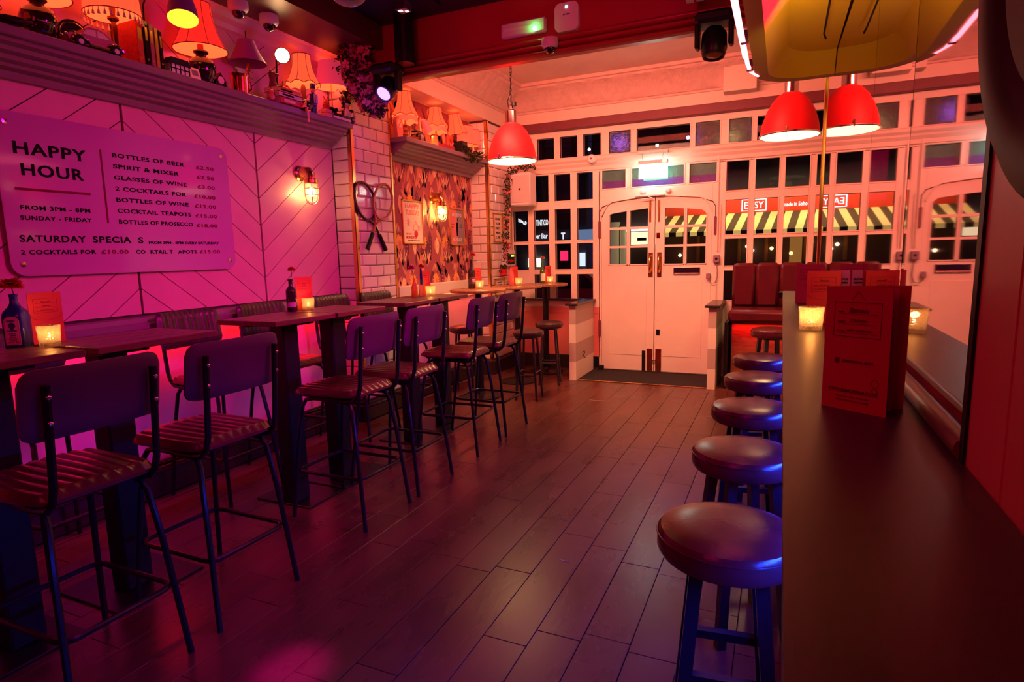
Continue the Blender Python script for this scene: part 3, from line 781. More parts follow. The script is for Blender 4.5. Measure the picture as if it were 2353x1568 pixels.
# ---- round poseur tables
def round_table(x, y, z, r, label):
    t = thing('round_table', label, 'table', (x, y, 0), 0, 'round pedestal bar tables')
    MB().lathe([(r-.006, z-.03), (r, z-.024), (r, z-.006), (r-.005, z), (0, z)], n=40).build('tabletop', M['topedge'], t)
    MB().lathe([(.10, z-.042), (.10, z-.03)], n=20).lathe([(.036, .03), (.036, z-.04)], n=16).build('pedestal', M['black'], t)
    MB().lathe([(.21, 0), (.21, .01), (.17, .022), (.05, .035), (.04, .06)], n=32).build('base', M['black'], t)
round_table(-2.80, 5.40, 1.11, .285, 'round bar table carrying the dark rum bottle, nearest of three')
round_table(-2.72, 6.20, 1.10, .285, 'middle round bar table with the pink bottle by the framed notices')
round_table(-2.62, 6.84, 1.09, .27, 'farthest round bar table with the green bottle under the windows')
round_table(.30, 6.10, 1.08, .16, 'small round table at the window booth beyond the counter end')

# ---- round stools
def make_stool(label, group, d=.33, z=.705, thick=.075, lr=.0125, lm='chrome', sm='leatherd', foot=.25):
    t = thing('round_stool', label, 'stool', (0,0,0), 0, group); r = d/2
    seat = MB().lathe([(r-.03, z-thick), (r-.008, z-thick+.006), (r, z-thick+.022), (r, z-.026), (r-.010, z-.010), (r-.035, z-.002), (r*.5, z+.004), (0, z+.006)], n=40)
    so = seat.build('seat', M[sm], t)
    MB().tube([((r+.0005)*math.cos(a), (r+.0005)*math.sin(a), z-.024) for a in [2*PI*k/40 for k in range(40)]], .0022, 5, closed=True).build('piping', M[sm], so)
    MB().lathe([(r*.72, z-thick-.012), (r*.72, z-thick)], n=24).build('seat_ring', M[lm], t)
    tp, bt = r*.60, r*.98; 
    P = lambda a, zz: ((tp+(bt-tp)*(1-zz/(z-thick)))*math.cos(a), (tp+(bt-tp)*(1-zz/(z-thick)))*math.sin(a), zz)
    for k in range(4):
        a = PI/4+k*PI/2; MB().tube([P(a, 0), P(a, z-thick)], lr, 8 if lr < .014 else 4).build('leg', M[lm], t)
    for k in range(4):
        a, b = PI/4+k*PI/2, PI/4+(k+1)*PI/2; h = foot+(.03 if k % 2 else 0)
        MB().tube([P(a, h), P(b, h)], lr*.72, 8 if lr < .014 else 4).build('stretcher', M[lm], t)
    return t
M['steel'] = mat('painted steel leg', (.10,.085,.11), .25, .85)
s0 = make_stool('round stool in front of the farthest round table, by the striped divider', 'round stools at the round tables', .31, .705, .07, .0125, 'steel')
s0.location = (-2.335, 6.20, 0); s0.rotation_euler.z = .25
dup(s0, (-2.285, 5.47, 0), .1, 'round stool right behind the farthest aisle chair', 'round stools at the round tables')
dup(s0, (-3.10, 5.62, 0), .3, 'round stool against the alcove wall behind the violet chair backs', 'round stools at the round tables')
M['blueblack'] = mat('navy black steel', (.05,.05,.09), .25, .8)
b0 = make_stool('nearest counter stool, at the bottom right of the aisle', 'padded round stools at the drinks counter', .37, .72, .085, .024, 'blueblack', 'leather', .33)
b0.location = (-.105, 1.615, 0); b0.rotation_euler.z = .12
for y, rz, lb in ((2.315, .5, 'second nearest counter stool, with paper scrap on the floor by it'), (3.0, .2, 'third counter stool from us'), (3.72, .35, 'fourth counter stool from us'),
                  (4.42, .1, 'fifth counter stool, last before the booth')):
    dup(b0, (-.105, y, 0), rz, lb, 'padded round stools at the drinks counter')
dup(b0, (-.06, 6.0, 0), .4, 'lone round stool in front of the oxblood booth')

# ---- drinks counter with bead against mirror
ct = thing('drinks_counter', 'long narrow stained wooden drinks counter running under the mirror', 'counter', (.13, 2.3, 0))
def L(mb, t): return mb.xf(Matrix.Translation(-Vector(t.location)))
L(MB().prism([(.012, -1.5), (.238, -1.5), (.238, .985), (.262, .985), (.262, 1.72), (.231, 4.60), (.03, 4.66), (.012, 4.63)], 1.108, 1.15, 'xy'), ct).build('counter_top', M['counter'], ct, False)
L(MB().prism([(-.015, 4.52), (.05, 4.50), (.06, 4.60), (-.005, 4.62)], 1.11, 1.149, 'xy'), ct).build('end_lip', M['counter'], ct, False)
L(MB().tube([(.247, .99, 1.165), (.247, 1.72, 1.165), (.217, 4.6, 1.165)], .019, 10), ct).build('bead', M['top'], ct)
L(MB().box(.19, -1.5, 1.03, .24, 4.6, 1.108), ct).build('under_rail', M['pinkwall'], ct, False)
for y in (.4, 1.9, 3.4, 4.55): L(MB().prism([(.24, .80), (.24, 1.03), (.06, 1.108), (.06, 1.09), (.21, .80)], y-.02, y+.02, 'xz'), ct).build('bracket', M['black'], ct, False)

# ---- booth under the right-hand window
bo = thing('booth_bench', 'oxblood vinyl booth bench with tall channelled back under the window', 'bench', (.1, 6.8, 0))
x0 = -.49
for k in range(6):
    a = x0+k*.235; L(MB().box(a+.003, 6.93, .83, a+.232, 7.02, 1.30, .03), bo).build('back_channel', M['redleather'], bo)
L(MB().box(x0, 7.0, .1, x0+1.42, 7.09, 1.28, .01), bo).build('back_shell', M['redleather'], bo)
L(MB().box(x0, 6.50, .70, x0+1.42, 6.95, .835, .035), bo).build('seat', M['redleather'], bo)
L(MB().box(x0+.03, 6.68, .0, x0+1.40, 6.72, .70), bo).build('plinth', mat('booth plinth wood', (.35,.10,.06), .4, col2=(.20,.05,.03), vs=5, stretch=(2,1,9)), bo, False)
L(MB().box(x0-.03, 6.52, 0, x0+.0, 7.05, .70), bo).build('end_panel', M['black'], bo, False)

# ---- door mat
dm = thing('door_mat', 'black ribbed entrance mat in front of the double doors', 'mat', (-1.39, 6.8, 0))
L(MB().box(-2.10, 6.475, 0, -.68, 7.14, .008), dm).build('matting', mat('black matting', (.015,.012,.015), .9, bump=.6, bs=90), dm, False)
L(MB().box(-2.10, 6.462, 0, -.68, 6.475, .010, .002), dm).build('edge_strip', M['brass'], dm, False)

# ---- mantel shelves
def mantel(y0, y1, xw, xf, zt, label):
    t = thing('mantel_shelf', label, 'shelf', ((xw+xf)/2, (y0+y1)/2, zt))
    L(MB().box(xw, y0, zt-.045, xf, y1, zt, .004), t).build('shelf_board', M['shelf'], t, False)
    d = xf-xw-.035
    prof = [(0, 0), (0, -.02), (-.035*d/.2, -.03), (-.04*d/.2, -.05), (-.075*d/.2, -.06), (-.08*d/.2, -.08), (-.115*d/.2, -.09), (-.12*d/.2, -.105), (-.16*d/.2, -.115), (-.165*d/.2, -.135), (-.17*d/.2, -.15)]
    poly = [(xw+d+p[0], zt-.045+p[1]) for p in prof]+[(xw, zt-.195), (xw, zt-.045)]
    L(MB().prism(poly, y0+.02, y1-.03, 'xz'), t).build('stepped_moulding', M['shelf'], t, False)
    return t
sh1 = mantel(.4, 4.245, WX, -3.33, 2.565, 'long painted mantel shelf over the happy hour board, crowded with lamps')
sh2 = mantel(4.83, 6.505, AX, -3.19, 2.55, 'short painted mantel shelf over the wallpapered alcove')

# ---- pendants
def make_pendant(label, loc, ztop, rim):
    t = thing('pendant_lamp', label, 'pendant lamp', loc, 0, 'red enamel dome pendants'); r = .228
    prof = [(r, .012), (r-.004, .05), (r-.018, .12), (r-.045, .20), (r-.085, .275), (r-.13, .325), (.06, .348), (0, .35)]
    MB().lathe(prof, n=40, cap=False).build('dome', M['redenamel'], t)
    MB().lathe([(r-.004, .010), (r-.010, .05), (r-.026, .12), (r-.055, .20), (r-.095, .27), (.05, .330)], n=40, cap=False).build('inner_reflector', M['lampwhite'], t)
    MB().tube([(r*1.012*math.cos(2*PI*k/48), r*1.012*math.sin(2*PI*k/48), .012) for k in range(48)], .008, 6, closed=True).build('rim_ring', M['chrome'], t)
    MB().lathe([(r-.008, .004), (r*.6, -.006), (0, -.010)], n=40, cap=False).build('diffuser', M['diff'], t)
    MB().lathe([(.056, .34), (.056, .455), (.044, .465), (0, .465)], n=20).lathe([(.03, .46), (.02, .50), (0, .50)], n=12).build('gear_canister', M['chrome'], t)
    for a in (.4, 2.5, 4.6):
        x, y = (r+.006)*math.cos(a), (r+.006)*math.sin(a)
        MB().box(x-.007, y-.007, .0, x+.007, y+.007, .05, .003).build('clip', M['chrome'], t, False)
    n = int((ztop-loc[2]-.50)/.028); mb = MB()
    for k in range(n):
        z = .505+k*.028; a = .010; pts = [(a*math.cos(q)*(1 if k % 2 else .0), a*math.cos(q)*(0 if k % 2 else 1), z+.018*math.sin(q)) for q in [2*PI*i/8 for i in range(8)]]
        mb.tube(pts, .0025, 5, closed=True)
    if n > 0: mb.build('chain', M['black'], t)
    return t
M['diff'] = mat('lit pendant glass', (.9,.85,.7), .4, emit=(1,.70,.30), es=3.2)
pA = make_pendant('red dome pendant hanging at left over the round tables', (-2.335, 5.28, 2.30), 3.45, 0)
MB().tube([(.02, .0, .45), (-.03, .01, .50), (-.035, .0, .55), (-.01, 0, .60), (.01, .0, .80), (.03, -.05, .95), (.13, -.20, .99), (.20, -.35, 1.0), (.215, -.40, 1.04), (.20, -.42, 1.12)], .005, 6).build('flex', M['blackmatte'], pA)
MB().lathe([(.022, .0), (.022, .035)], (.03, .0, .50), 12).build('cord_grip', M['blackmatte'], pA)
pB = make_pendant('red dome pendant hanging at right beside the mirror edge', (.015, 5.62, 2.355), 3.45, 0)
for p in (pA, pB):
    d = area('pendant_light', (0,0,0), (0,0,-1), .4, 13, (1.0, .52, .20), spread=2.3); d.data.shape = 'DISK'; d.parent = p; d.location = (0,0,-.02)
jb = thing('junction_box', 'small grey junction box behind the red beam above the left pendant', 'box', (-2.06, 4.86, 3.42))
L(MB().box(-2.10, 4.82, 3.39, -2.02, 4.90, 3.45, .005), jb).build('box', M['white'], jb, False)

# ---- canopy light-box with neon over the counter (half stadium against the mirror)
cn = thing('canopy_sign', 'ochre yellow enamel canopy with rounded end hung over the counter', 'canopy', (.04, 2.6, 2.45))
def half(x0, y0, y1, r): return [(.262, y0), (x0, y0)] + [(x0, y1-r)] + arc((x0+r, y1-r), r, PI, PI/2, 10)[1:] + [(.236, y1)]
outer = half(-.187, -.6, 4.20, .26); inner = half(-.115, -.5, 4.13, .20)
def clampx(p): return (min(p[0], .262), p[1])
outer = [clampx(p) for p in outer]; inner = [clampx(p) for p in inner]
def loft(a, za, b, zb):
    n = len(a); return [(p[0], p[1], za) for p in a]+[(p[0], p[1], zb) for p in b], [(i, i+1, n+i+1, n+i) for i in range(n-1)]
mb = MB(); mb.add(*loft(outer, 2.45, inner, 2.45)); mb.add(*loft(outer, 2.45, outer, 2.62)); mb.add([(p[0], p[1], 2.62) for p in outer], [tuple(range(len(outer)))])
L(mb, cn).build('outer_rim', M['yellowrim'], cn, False)
inner2 = [(p[0]+(.10 if p[0] < .1 else 0), p[1]-(.10 if p[1] > 3.5 else 0)) for p in inner]
mb = MB(); mb.add(*loft(inner, 2.45, inner2, 2.56)); mb.add([(p[0], p[1], 2.56) for p in inner2], [tuple(range(len(inner2)))])
L(mb, cn).build('inner_tray', M['yellow'], cn)
for (x, y) in ((.15, 3.60),):
    L(MB().tube([(x, y-1.0, 2.555), (x, y, 2.52), (x+.01, y+.02, 2.50)], .005, 6), cn).build('wire', M['blackmatte'], cn)
L(MB().box(-.0, 2.05, 2.53, .14, 2.75, 2.555, .004), cn).build('control_gear', M['blackmatte'], cn, False)
L(MB().box(-.03, 2.70, 2.525, .05, 2.80, 2.53), cn).build('rating_label', M['cream'], cn, False)
ne = thing('neon_tube', 'pink red neon tube running along the edge of the yellow canopy', 'neon light', (-.215, 2.6, 2.46))
M['neon'] = glow('lit neon', (1, .13, .16), 9)
path = [(-.215, -.5, 2.455), (-.215, 3.72, 2.455), (-.205, 3.86, 2.455), (-.17, 3.97, 2.455)]
L(MB().tube(path, .011, 8), ne).build('glass_tube', M['neon'], ne)
L(MB().tube([(-.235, -.5, 2.49), (-.235, 3.70, 2.49)], .006, 8), ne).build('glass_tube', M['neon'], ne)
for y in (1.0, 2.2, 3.3, 3.80): L(MB().box(-.225, y-.015, 2.44, -.187, y+.015, 2.50, .003), ne).build('clip', M['chrome'], ne, False)
# ---- round wall ornament
rd = thing('round_wall_panel', 'large dark maroon round framed panel high on the boarded wall at right', 'wall panel', (.215, .635, 1.765))
M['maroon'] = mat('deep maroon gloss', (.03,.002,.006), .55, spec=.25)
MB().lathe([(.288, .025), (.288, -.01), (.272, -.018), (.24, -.018), (.225, -.01), (.218, .0), (0, .0)], n=64, axis='x').build('frame_ring', M['maroon'], rd)
MB().lathe([(.20, -.008), (.195, -.014), (0, -.014)], n=48, axis='x').build('centre', M['maroon'], rd)
# ================================================================== THINGS ON TABLES
def candle(x, y, z, label, power=.35, r=.034, h=.082):
    t = thing('candle_glass', label, 'candle glass', (x, y, z), 0, 'cut glass tealight holders')
    n = 32; mb = MB()
    prof = [(r*.82, 0), (r*.86, .004), (r*.92, h*.5), (r, h)]
    cut = lambda a, j: 1+.022*math.cos(8*a+(j % 2)*PI/8)*(1 if 0 < j < 3 else .2)
    mb.lathe([(0, .0)]+prof+[(r-.003, h), (r*.92-.004, h*.5), (r*.80, .016), (0, .014)], n=n, scal=cut)
    mb.build('cut_tumbler', M['candleglass'], t)
    MB().lathe([(.0, .015), (.017, .015), (.018, .028), (.016, .029), (0, .029)], n=20).build('tealight', M['chrome'], t)
    MB().lathe([(0, .029), (.015, .029), (.015, .031), (0, .031)], n=20).build('wax', M['wax'], t)
    MB().lathe([(0, .031), (.004, .036), (.0045, .042), (.002, .052), (0, .057)], n=10).build('flame', M['flame'], t)
    point('candle_light', (0, 0, .062), power*1.5, (1, .42, .10), .012, t)
    return t
M['candleglass'] = thin('cut candle glass', (1,.88,.74), .12, bump=.9, bs=170, frost=.12)
M['rosepaper'] = mat('rose poster paper', (.85,.22,.30), .5)
M['emglass'] = mat('emergency light lens', (.75,.65,.70), .25, coat=.4)
M['wax'] = mat('glowing wax', (.95,.8,.5), .5, emit=(1,.55,.15), es=3)
M['flame'] = glow('candle flame', (1,.72,.32), 34)
def menu(x, y, z, rz, label, w=.105, h=.205, cover='red', openang=.5, words=True, name='menu_card', inner=.5, inmat='cream', bk=.98):
    t = thing(name, label, 'menu', (x, y, z), rz, 'folded drinks menus')
    # front leaf in local xz plane at y=0, spine at x=-w/2, the other leaves fan out behind it
    MB().box(-w/2, 0, 0, w/2, .0012, h).build('front_leaf', M[cover], t, False)
    mb = MB().box(0, 0, 0, w*bk, .0012, h); mb.xf(Matrix.Translation((-w/2, .002, 0)) @ Matrix.Rotation(openang, 4, 'Z')); mb.build('back_leaf', M[cover], t, False)
    if inner:
        TM = Matrix.Translation((-w/2, .0018, 0)) @ Matrix.Rotation(openang*inner, 4, 'Z')
        lf = MB().box(0, 0, .003, w*.97, .0010, h-.002).xf(TM).build('inner_leaf', M[inmat], t, False)
        for i, s_ in enumerate(('COCKTAILS', 'GIN SOUR 8.5', 'RUM PUNCH', 'TEAPOT 15', 'FIZZ 18')): text(s_, w*.26, h*.020, M['ink'], lf, TM @ frameM((w*.66, -.0003, h*(.80-.06*i)), (1,0,0), (0,0,1)), depth=.0003, bold=.03)
    F = lambda px, pz: frameM((px, -.0003, pz), (1,0,0), (0,0,1))
    k = M['inkdark']; e = .0011; bx0, bx1, bz0, bz1 = -w*.36, w*.36, h*.60, h*.88
    MB().box(bx0, -.0004, bz0, bx0+e, 0, bz1).box(bx1-e, -.0004, bz0, bx1, 0, bz1).box(bx0, -.0004, bz0, bx1, 0, bz0+e).box(bx0, -.0004, bz1-e, bx1, 0, bz1).box(bx0+.008, -.0004, h*.785, bx1-.008, 0, h*.785+.0006).box(bx0+.008, -.0004, h*.705, bx1-.008, 0, h*.705+.0006).box(bx0+.008, -.0004, h*.63, bx1-.008, 0, h*.63+.0006).build('printed_box', k, t, False)
    if words:
        text('Simmons', w*.30, h*.042, k, t, F(-w*.13, h*.795), shear=.3, depth=.0004, bold=.03)
        text('LONDON', w*.26, h*.026, k, t, F(-w*.11, h*.720), depth=.0004, bold=.03)
        text('HAPPY COCKTAILS', w*.40, h*.018, k, t, F(-w*.16, h*.645), depth=.0004)
        text('NAME:', w*.09, h*.012, k, t, F(-w*.30, h*.795), depth=.0004); text('ADDRESS:', w*.12, h*.012, k, t, F(-w*.30, h*.716), depth=.0004); text('DRINKS:', w*.11, h*.012, k, t, F(-w*.30, h*.641), depth=.0004)
    if words == 2:
        text('@SIMMONS_BARS', w*.48, h*.028, k, t, F(-w*.20, h*.388), depth=.0004, bold=.04)
        MB().box(-w*.31, -.0004, h*.378, -w*.24, 0, h*.425, .001).build('printed_icon', k, t, False)
        text('WWW.SIMMONSBAR.CO.UK', w*.78, h*.030, k, t, F(-w*.40, h*.145), depth=.0004, bold=.04)
        text('BOOK YOUR PARTY - PRIVATE HIRE', w*.5, h*.012, k, t, F(-w*.26, h*.105), depth=.0004)
        text('FIND US ON OUR SOCIAL CHANNELS', w*.5, h*.012, k, t, F(-w*.26, h*.075), depth=.0004)
        for (a, b) in ((-.10, .90), (.10, .90)): MB().tube([(a*w, -.0003, h*.90), (0, -.0003, h*.965)], .0005, 4).build('printed_mark', k, t, False)
        MB().tube([(w*(.32+.05*math.cos(q)), -.0003, h*(.25+.035*math.sin(q))) for q in [2*PI*i/14 for i in range(14)]], .0005, 4, closed=True).tube([(w*(.32+.04*math.cos(q)), -.0003, h*(.19+.022*math.sin(q))) for q in [2*PI*i/14 for i in range(14)]], .0005, 4, closed=True).build('printed_mark', k, t, False)
    else:
        MB().tube([(w*(.46*math.cos(q)), -.0003, h*(.56-.11*math.sin(q))) for q in [PI*i/14 for i in range(15)]], .0007, 4).build('printed_mark', k, t, False)
    return t
def flower(t, c, r, m, n=46, stem=None, seed=1):
    rr = random.Random(seed); mb = MB()
    for i in range(n):
        a = rr.uniform(0, 2*PI); el = rr.uniform(-.35, 1.25); L_ = r*rr.uniform(.75, 1.05); w = r*.36
        d = Vector((math.cos(a)*math.cos(el), math.sin(a)*math.cos(el), math.sin(el)*.8)); u = d.cross(Vector((0,0,1))).normalized()*w; v = u.cross(d).normalized()*w*.35
        c_ = Vector(c); p = [c_, c_+d*L_*.6+u, c_+d*L_+v*.5, c_+d*L_*.6-u, c_+d*L_*.55+v*1.4]
        mb.add(p, [(0,1,4), (0,4,3), (1,2,4), (4,2,3)])
    h = mb.build('flower_head', m, t, False)
    if stem: MB().tube([stem, ((stem[0]+c[0])/2+.004, (stem[1]+c[1])/2, (stem[2]+c[2])/2), c], .0018, 5).build('stem', M['leaf'], t)
    return h
def round_bottle(x, y, z, prof, m, label, lab=None, group='flower bottles on the bar tables'):
    t = thing('bottle_vase', label, 'bottle', (x, y, z), 0, group)
    t.rotation_euler.z = math.radians(58)
    MB().lathe([(0, .0)]+prof, n=28, cap=False).build('glass_body', m, t)
    if lab:
        r, z0, z1, mm, arc_ = lab; vs = []; n = 14
        for i in range(n+1):
            a = -PI/2-arc_/2+arc_*i/n-.35; vs += [(r*math.cos(a), r*math.sin(a), z0), (r*math.cos(a), r*math.sin(a), z1)]
        MB().add(vs, [(2*i, 2*i+2, 2*i+3, 2*i+1) for i in range(n)]).build('paper_label', mm, t)
    return t
# nearest table: square shouldered blue gin bottle with a red gerbera
t = thing('bottle_vase', 'square blue gin bottle with pink label holding a big red flower', 'bottle', (-2.848, 1.395, 1.12), math.radians(38), 'flower bottles on the bar tables')
mb = MB(); ring = lambda w, d, r, z: [(p[0], p[1], z) for p in rrect(-w, -d, w, d, r, 4)]
lv = [ring(.036, .036, .010, 0), ring(.038, .038, .012, .004), ring(.0385, .0385, .012, .125), ring(.034, .034, .014, .145), ring(.020, .020, .012, .165), ring(.0135, .0135, .010, .18), ring(.0125, .0125, .0095, .205), ring(.0145, .0145, .011, .206), ring(.0145, .0145, .011, .216), ring(.010, .010, .008, .216)]
n = len(lv[0]); mb.add([p for r_ in lv for p in r_], [(j*n+k, j*n+(k+1) % n, (j+1)*n+(k+1) % n, (j+1)*n+k) for j in range(len(lv)-1) for k in range(n)]+[tuple(range(n))[::-1]])
mb.build('glass_body', M['bottleblue'], t)
M['pinklabel'] = mat('pink paper label', (.90,.35,.55), .5)
MB().prism([(-.027, .012), (.027, .012), (.027, .112), (.018, .124), (0, .128), (-.018, .124), (-.027, .112)], -.0395, -.0388, 'xz').build('paper_label', M['pinklabel'], t, False)
Fm = lambda px, pz: frameM((px, -.0397, pz), (1,0,0), (0,0,1)); kk = mat('label print', (.10,.03,.30), .5)
MB().tube([(p[0], -.0397, p[1]) for p in [(-.024, .015), (.024, .015), (.024, .110), (.016, .121), (0, .125), (-.016, .121), (-.024, .110)]], .0005, 4, closed=True).build('label_border', kk, t, False)
text('BOMBAY', .030, .008, kk, t, Fm(-.015, .106), bold=.04); text('SAPPHIRE', .034, .007, kk, t, Fm(-.017, .066), bold=.04)
MB().lathe([(.013, -.0400), (.0, -.0400)], (0, 0, .090), 18, 'y').lathe([(.006, -.0402), (.0, -.0402)], (0, 0, .077), 12, 'y').build('label_emblem', kk, t, False)
for i, (s_, w_) in enumerate((('DISTILLED', .024), ('LONDON', .018), ('DRY GIN', .020), ('VAPOUR INFUSED', .030), ('BOTANICALS', .024), ('40% VOL   70CL', .040))): text(s_, w_, .0042, kk, t, Fm(-w_/2, .056-i*.0072), bold=.02)
flower(t, (-.002, 0, .245), .052, M['petalred'], 70, (0, 0, .20), 3)
menu(-2.862, 1.515, 1.12, math.radians(97), 'red folded menu lit from the candle beside the blue gin bottle', w=.138, h=.215, openang=.25)
candle(-2.735, 1.447, 1.12, 'glass candle holder in front of the blue gin bottle', .5, .042, .085)
# second long table
b = round_bottle(-2.85, 2.915, 1.12, [(.030, 0), (.033, .004), (.033, .125), (.031, .14), (.016, .158), (.013, .165), (.0125, .195), (.017, .197), (.017, .205), (.011, .206)], M['bottledark'], 'dark apothecary bottle with pale label and one red flower', (.0336, .030, .060, mat('silver label', (.55,.50,.55), .4), 1.7))
flower(b, (.014, .012, .262), .031, M['petalred'], 50, (0, 0, .19), 5)
menu(-2.85, 3.03, 1.12, math.radians(80), 'red folded menu behind the candle on the table with the apothecary bottle', w=.128, h=.215, openang=.25)
candle(-2.79, 2.995, 1.12, 'glass candle holder next to the apothecary bottle', .4, .040, .082)
# third long table: two bottles
M['orangejuice'] = mat('amber glass', (.95,.42,.05), .1, trans=.4)
b = round_bottle(-2.775, 4.215, 1.12, [(.024, 0), (.027, .004), (.027, .075), (.014, .115), (.011, .125), (.011, .15), (.013, .151), (.009, .152)], M['orangejuice'], 'amber glass bottle with a magenta flower')
flower(b, (-.022, .0, .232), .042, M['petalpink'], 60, (0, 0, .14), 7)
b = round_bottle(-2.71, 4.22, 1.12, [(.022, 0), (.024, .004), (.024, .085), (.023, .135), (.0235, .14), (.021, .141)], M['clear'], 'clear tumbler shaped bottle with purple neck and red flower beside the amber one')
MB().lathe([(.011, .10), (.012, .17), (.008, .22), (.007, .235)], n=12).build('inner_bottle', M['bottleblue'], b)
flower(b, (.004, .0, .245), .034, M['petalred'], 50, (0, 0, .2), 9)
menu(-2.75, 4.34, 1.12, math.radians(80), 'pink lit folded menu behind the amber bottle', w=.138, h=.21, openang=.25)
candle(-2.675, 4.30, 1.12, 'glass candle holder on the table with amber and clear bottles', .45, .042, .085)
# round tables
wine = [(.036, 0), (.038, .004), (.038, .165), (.034, .19), (.018, .215), (.0145, .235), (.0145, .285), (.016, .287), (.016, .297), (.010, .298)]
b = round_bottle(-2.90, 5.465, 1.11, wine, M['bottledark'], 'tall dark rum bottle with a red carnation on the nearest round table', (.0386, .05, .12, mat('rum label', (.10,.02,.05), .5), 1.8))
F2 = frameM((-.022, -.0415, .085), (1,0,0), (0,0,1)); text('HAVANA', .040, .012, M['pinklabel'], b, F2, bold=.03); text('CLUB', .026, .010, M['pinklabel'], b, frameM((-.016, -.0415, .070), (1,0,0), (0,0,1)), bold=.03)
flower(b, (.024, .0, .335), .040, M['petalred'], 60, (0, 0, .28), 11)
menu(-2.88, 5.56, 1.11, math.radians(84), 'magenta lit folded menu behind the rum bottle', w=.138, h=.21, openang=.25)
candle(-2.79, 5.43, 1.11, 'glass candle holder beside the rum bottle', .4, .044, .085)
M['pinkglass'] = mat('pink bottle glass', (.90,.20,.25), .1, trans=.5)
b = round_bottle(-2.81, 6.25, 1.10, [(.030, 0), (.032, .004), (.032, .11), (.026, .14), (.013, .165), (.012, .20), (.014, .201), (.009, .202)], M['pinkglass'], 'pink glass bottle with a red carnation on the middle round table')
flower(b, (.004, .0, .268), .038, M['petalred'], 60, (0, 0, .19), 13)
menu(-2.80, 6.33, 1.10, math.radians(82), 'red folded menu standing on the middle round table', w=.138, h=.21, openang=.25)
candle(-2.71, 6.24, 1.10, 'glass candle holder on the middle round table', .4, .044, .085)
b = round_bottle(-2.67, 6.88, 1.09, [(r_*.9, h_*.85) for r_, h_ in wine], M['bottlegreen'], 'green bottle with white label and salmon flower on the farthest round table', (.0348, .03, .12, M['white'], 1.9))
flower(b, (.004, .0, .30), .036, M['petalsalmon'], 60, (0, 0, .25), 15)
menu(-2.63, 6.97, 1.09, math.radians(82), 'salmon lit folded menu behind the green bottle', w=.138, h=.21, openang=.25)
candle(-2.57, 6.87, 1.09, 'glass candle holder beside the green bottle', .4, .042, .085)
# drinks counter
menu(.1275, 1.2325, 1.15, math.radians(-33.8), 'large red folded menu standing nearest us on the drinks counter', w=.117, h=.228, openang=.66, words=2, inner=.55, inmat='redpink', bk=1.15)
menu(.1535, 2.68, 1.15, math.radians(-19), 'second red menu on the counter, glowing behind the candle', w=.124, h=.207, openang=.30, inner=None)
tcd = thing('drinks_list_card', 'small cream drinks list card with black print between second menu and mirror', 'menu card', (.214, 2.745, 1.15), 0)
MB().box(-.035, 0, 0, .035, .0012, .207).build('card', M['creamglow'], tcd, False)
for i, s_ in enumerate(('SIGNATURE', 'SHARERS', 'GIN SOUR 8.5', 'RUM PUNCH 9', 'ESPRESSO FIZZ', 'TEAPOT 15')): text(s_, .040, .0075 if i < 2 else .005, M['ink'], tcd, frameM((-.010, -.0004, .168-.014*i), (1,0,0), (0,0,1)), bold=.03)
menu(.139, 3.66, 1.15, math.radians(-3), 'pink lit folded menu farthest along the drinks counter', w=.132, h=.208, openang=.35, cover='redpink')
candle(.105, 2.44, 1.15, 'glass candle holder on the drinks counter before the second menu', 1.0, .043, .085)

# ================================================================== WALL FITTINGS
# happy hour board: frosted acrylic sheet on stand-offs
sb = thing('price_board', 'large rounded acrylic happy hour price board on the chevron wall', 'sign', (-3.54, 2.44, 1.8))
bx = -3.545
L(MB().prism([(p[0], p[1]) for p in rrect(1.745, 1.395, 3.115, 2.215, .07, 6)], bx, bx+.006, 'yz'), sb).build('acrylic_sheet', M['acrylic'], sb, False)
for (y, z) in ((1.80, 1.455), (3.065, 1.455), (3.065, 2.16), (1.80, 2.16)): L(MB().lathe([(.010, -3.57), (.010, bx+.006), (.013, bx+.008), (.013, bx+.012), (0, bx+.013)], (0, y, z), 14, 'x'), sb).build('standoff', M['chrome'], sb)
def bt(s_, y0, y1, z, h, m='ink', sp=1.12): text(s_, y1-y0, h, M[m], sb, frameM((bx+.0065-sb.location.x, y0-sb.location.y, z-sb.location.z), (0,1,0), (0,0,1)), bold=.028, space=sp)
LINES = []
for a in (('HAPPY', 1.822, 2.175, 2.009, .062), ('HOUR', 1.846, 2.149, 1.904, .062), ('FROM 3PM - 8PM', 1.820, 2.160, 1.732, .023), ('SUNDAY - FRIDAY', 1.813, 2.163, 1.680, .023),
          ('BOTTLES OF BEER', 2.318, 2.780, 2.055, .025), ('SPIRIT & MIXER', 2.317, 2.734, 1.993, .025), ('GLASSES OF WINE', 2.315, 2.783, 1.930, .025), ('2 COCKTAILS FOR', 2.315, 2.772, 1.867, .025),
          ('BOTTLES OF WINE', 2.314, 2.782, 1.804, .025), ('COCKTAIL TEAPOTS', 2.313, 2.794, 1.741, .025), ('BOTTLES OF PROSECCO', 2.314, 2.800, 1.678, .025),
          ('SATURDAY', 1.797, 2.119, 1.568, .037), ('SPECIA', 2.155, 2.375, 1.568, .037), ('S', 2.419, 2.449, 1.567, .037), ('2 COCKTAILS FOR', 1.795, 2.165, 1.505, .024), ('CO', 2.397, 2.455, 1.504, .024), ('KTAIL', 2.488, 2.599, 1.503, .024), ('T', 2.616, 2.636, 1.503, .024), ('APOTS', 2.672, 2.808, 1.502, .024)):
    bt(*a)
bt('FROM 3PM - 8PM EVERY SATURDAY', 2.483, 2.988, 1.563, .017, 'ink', 1.0)
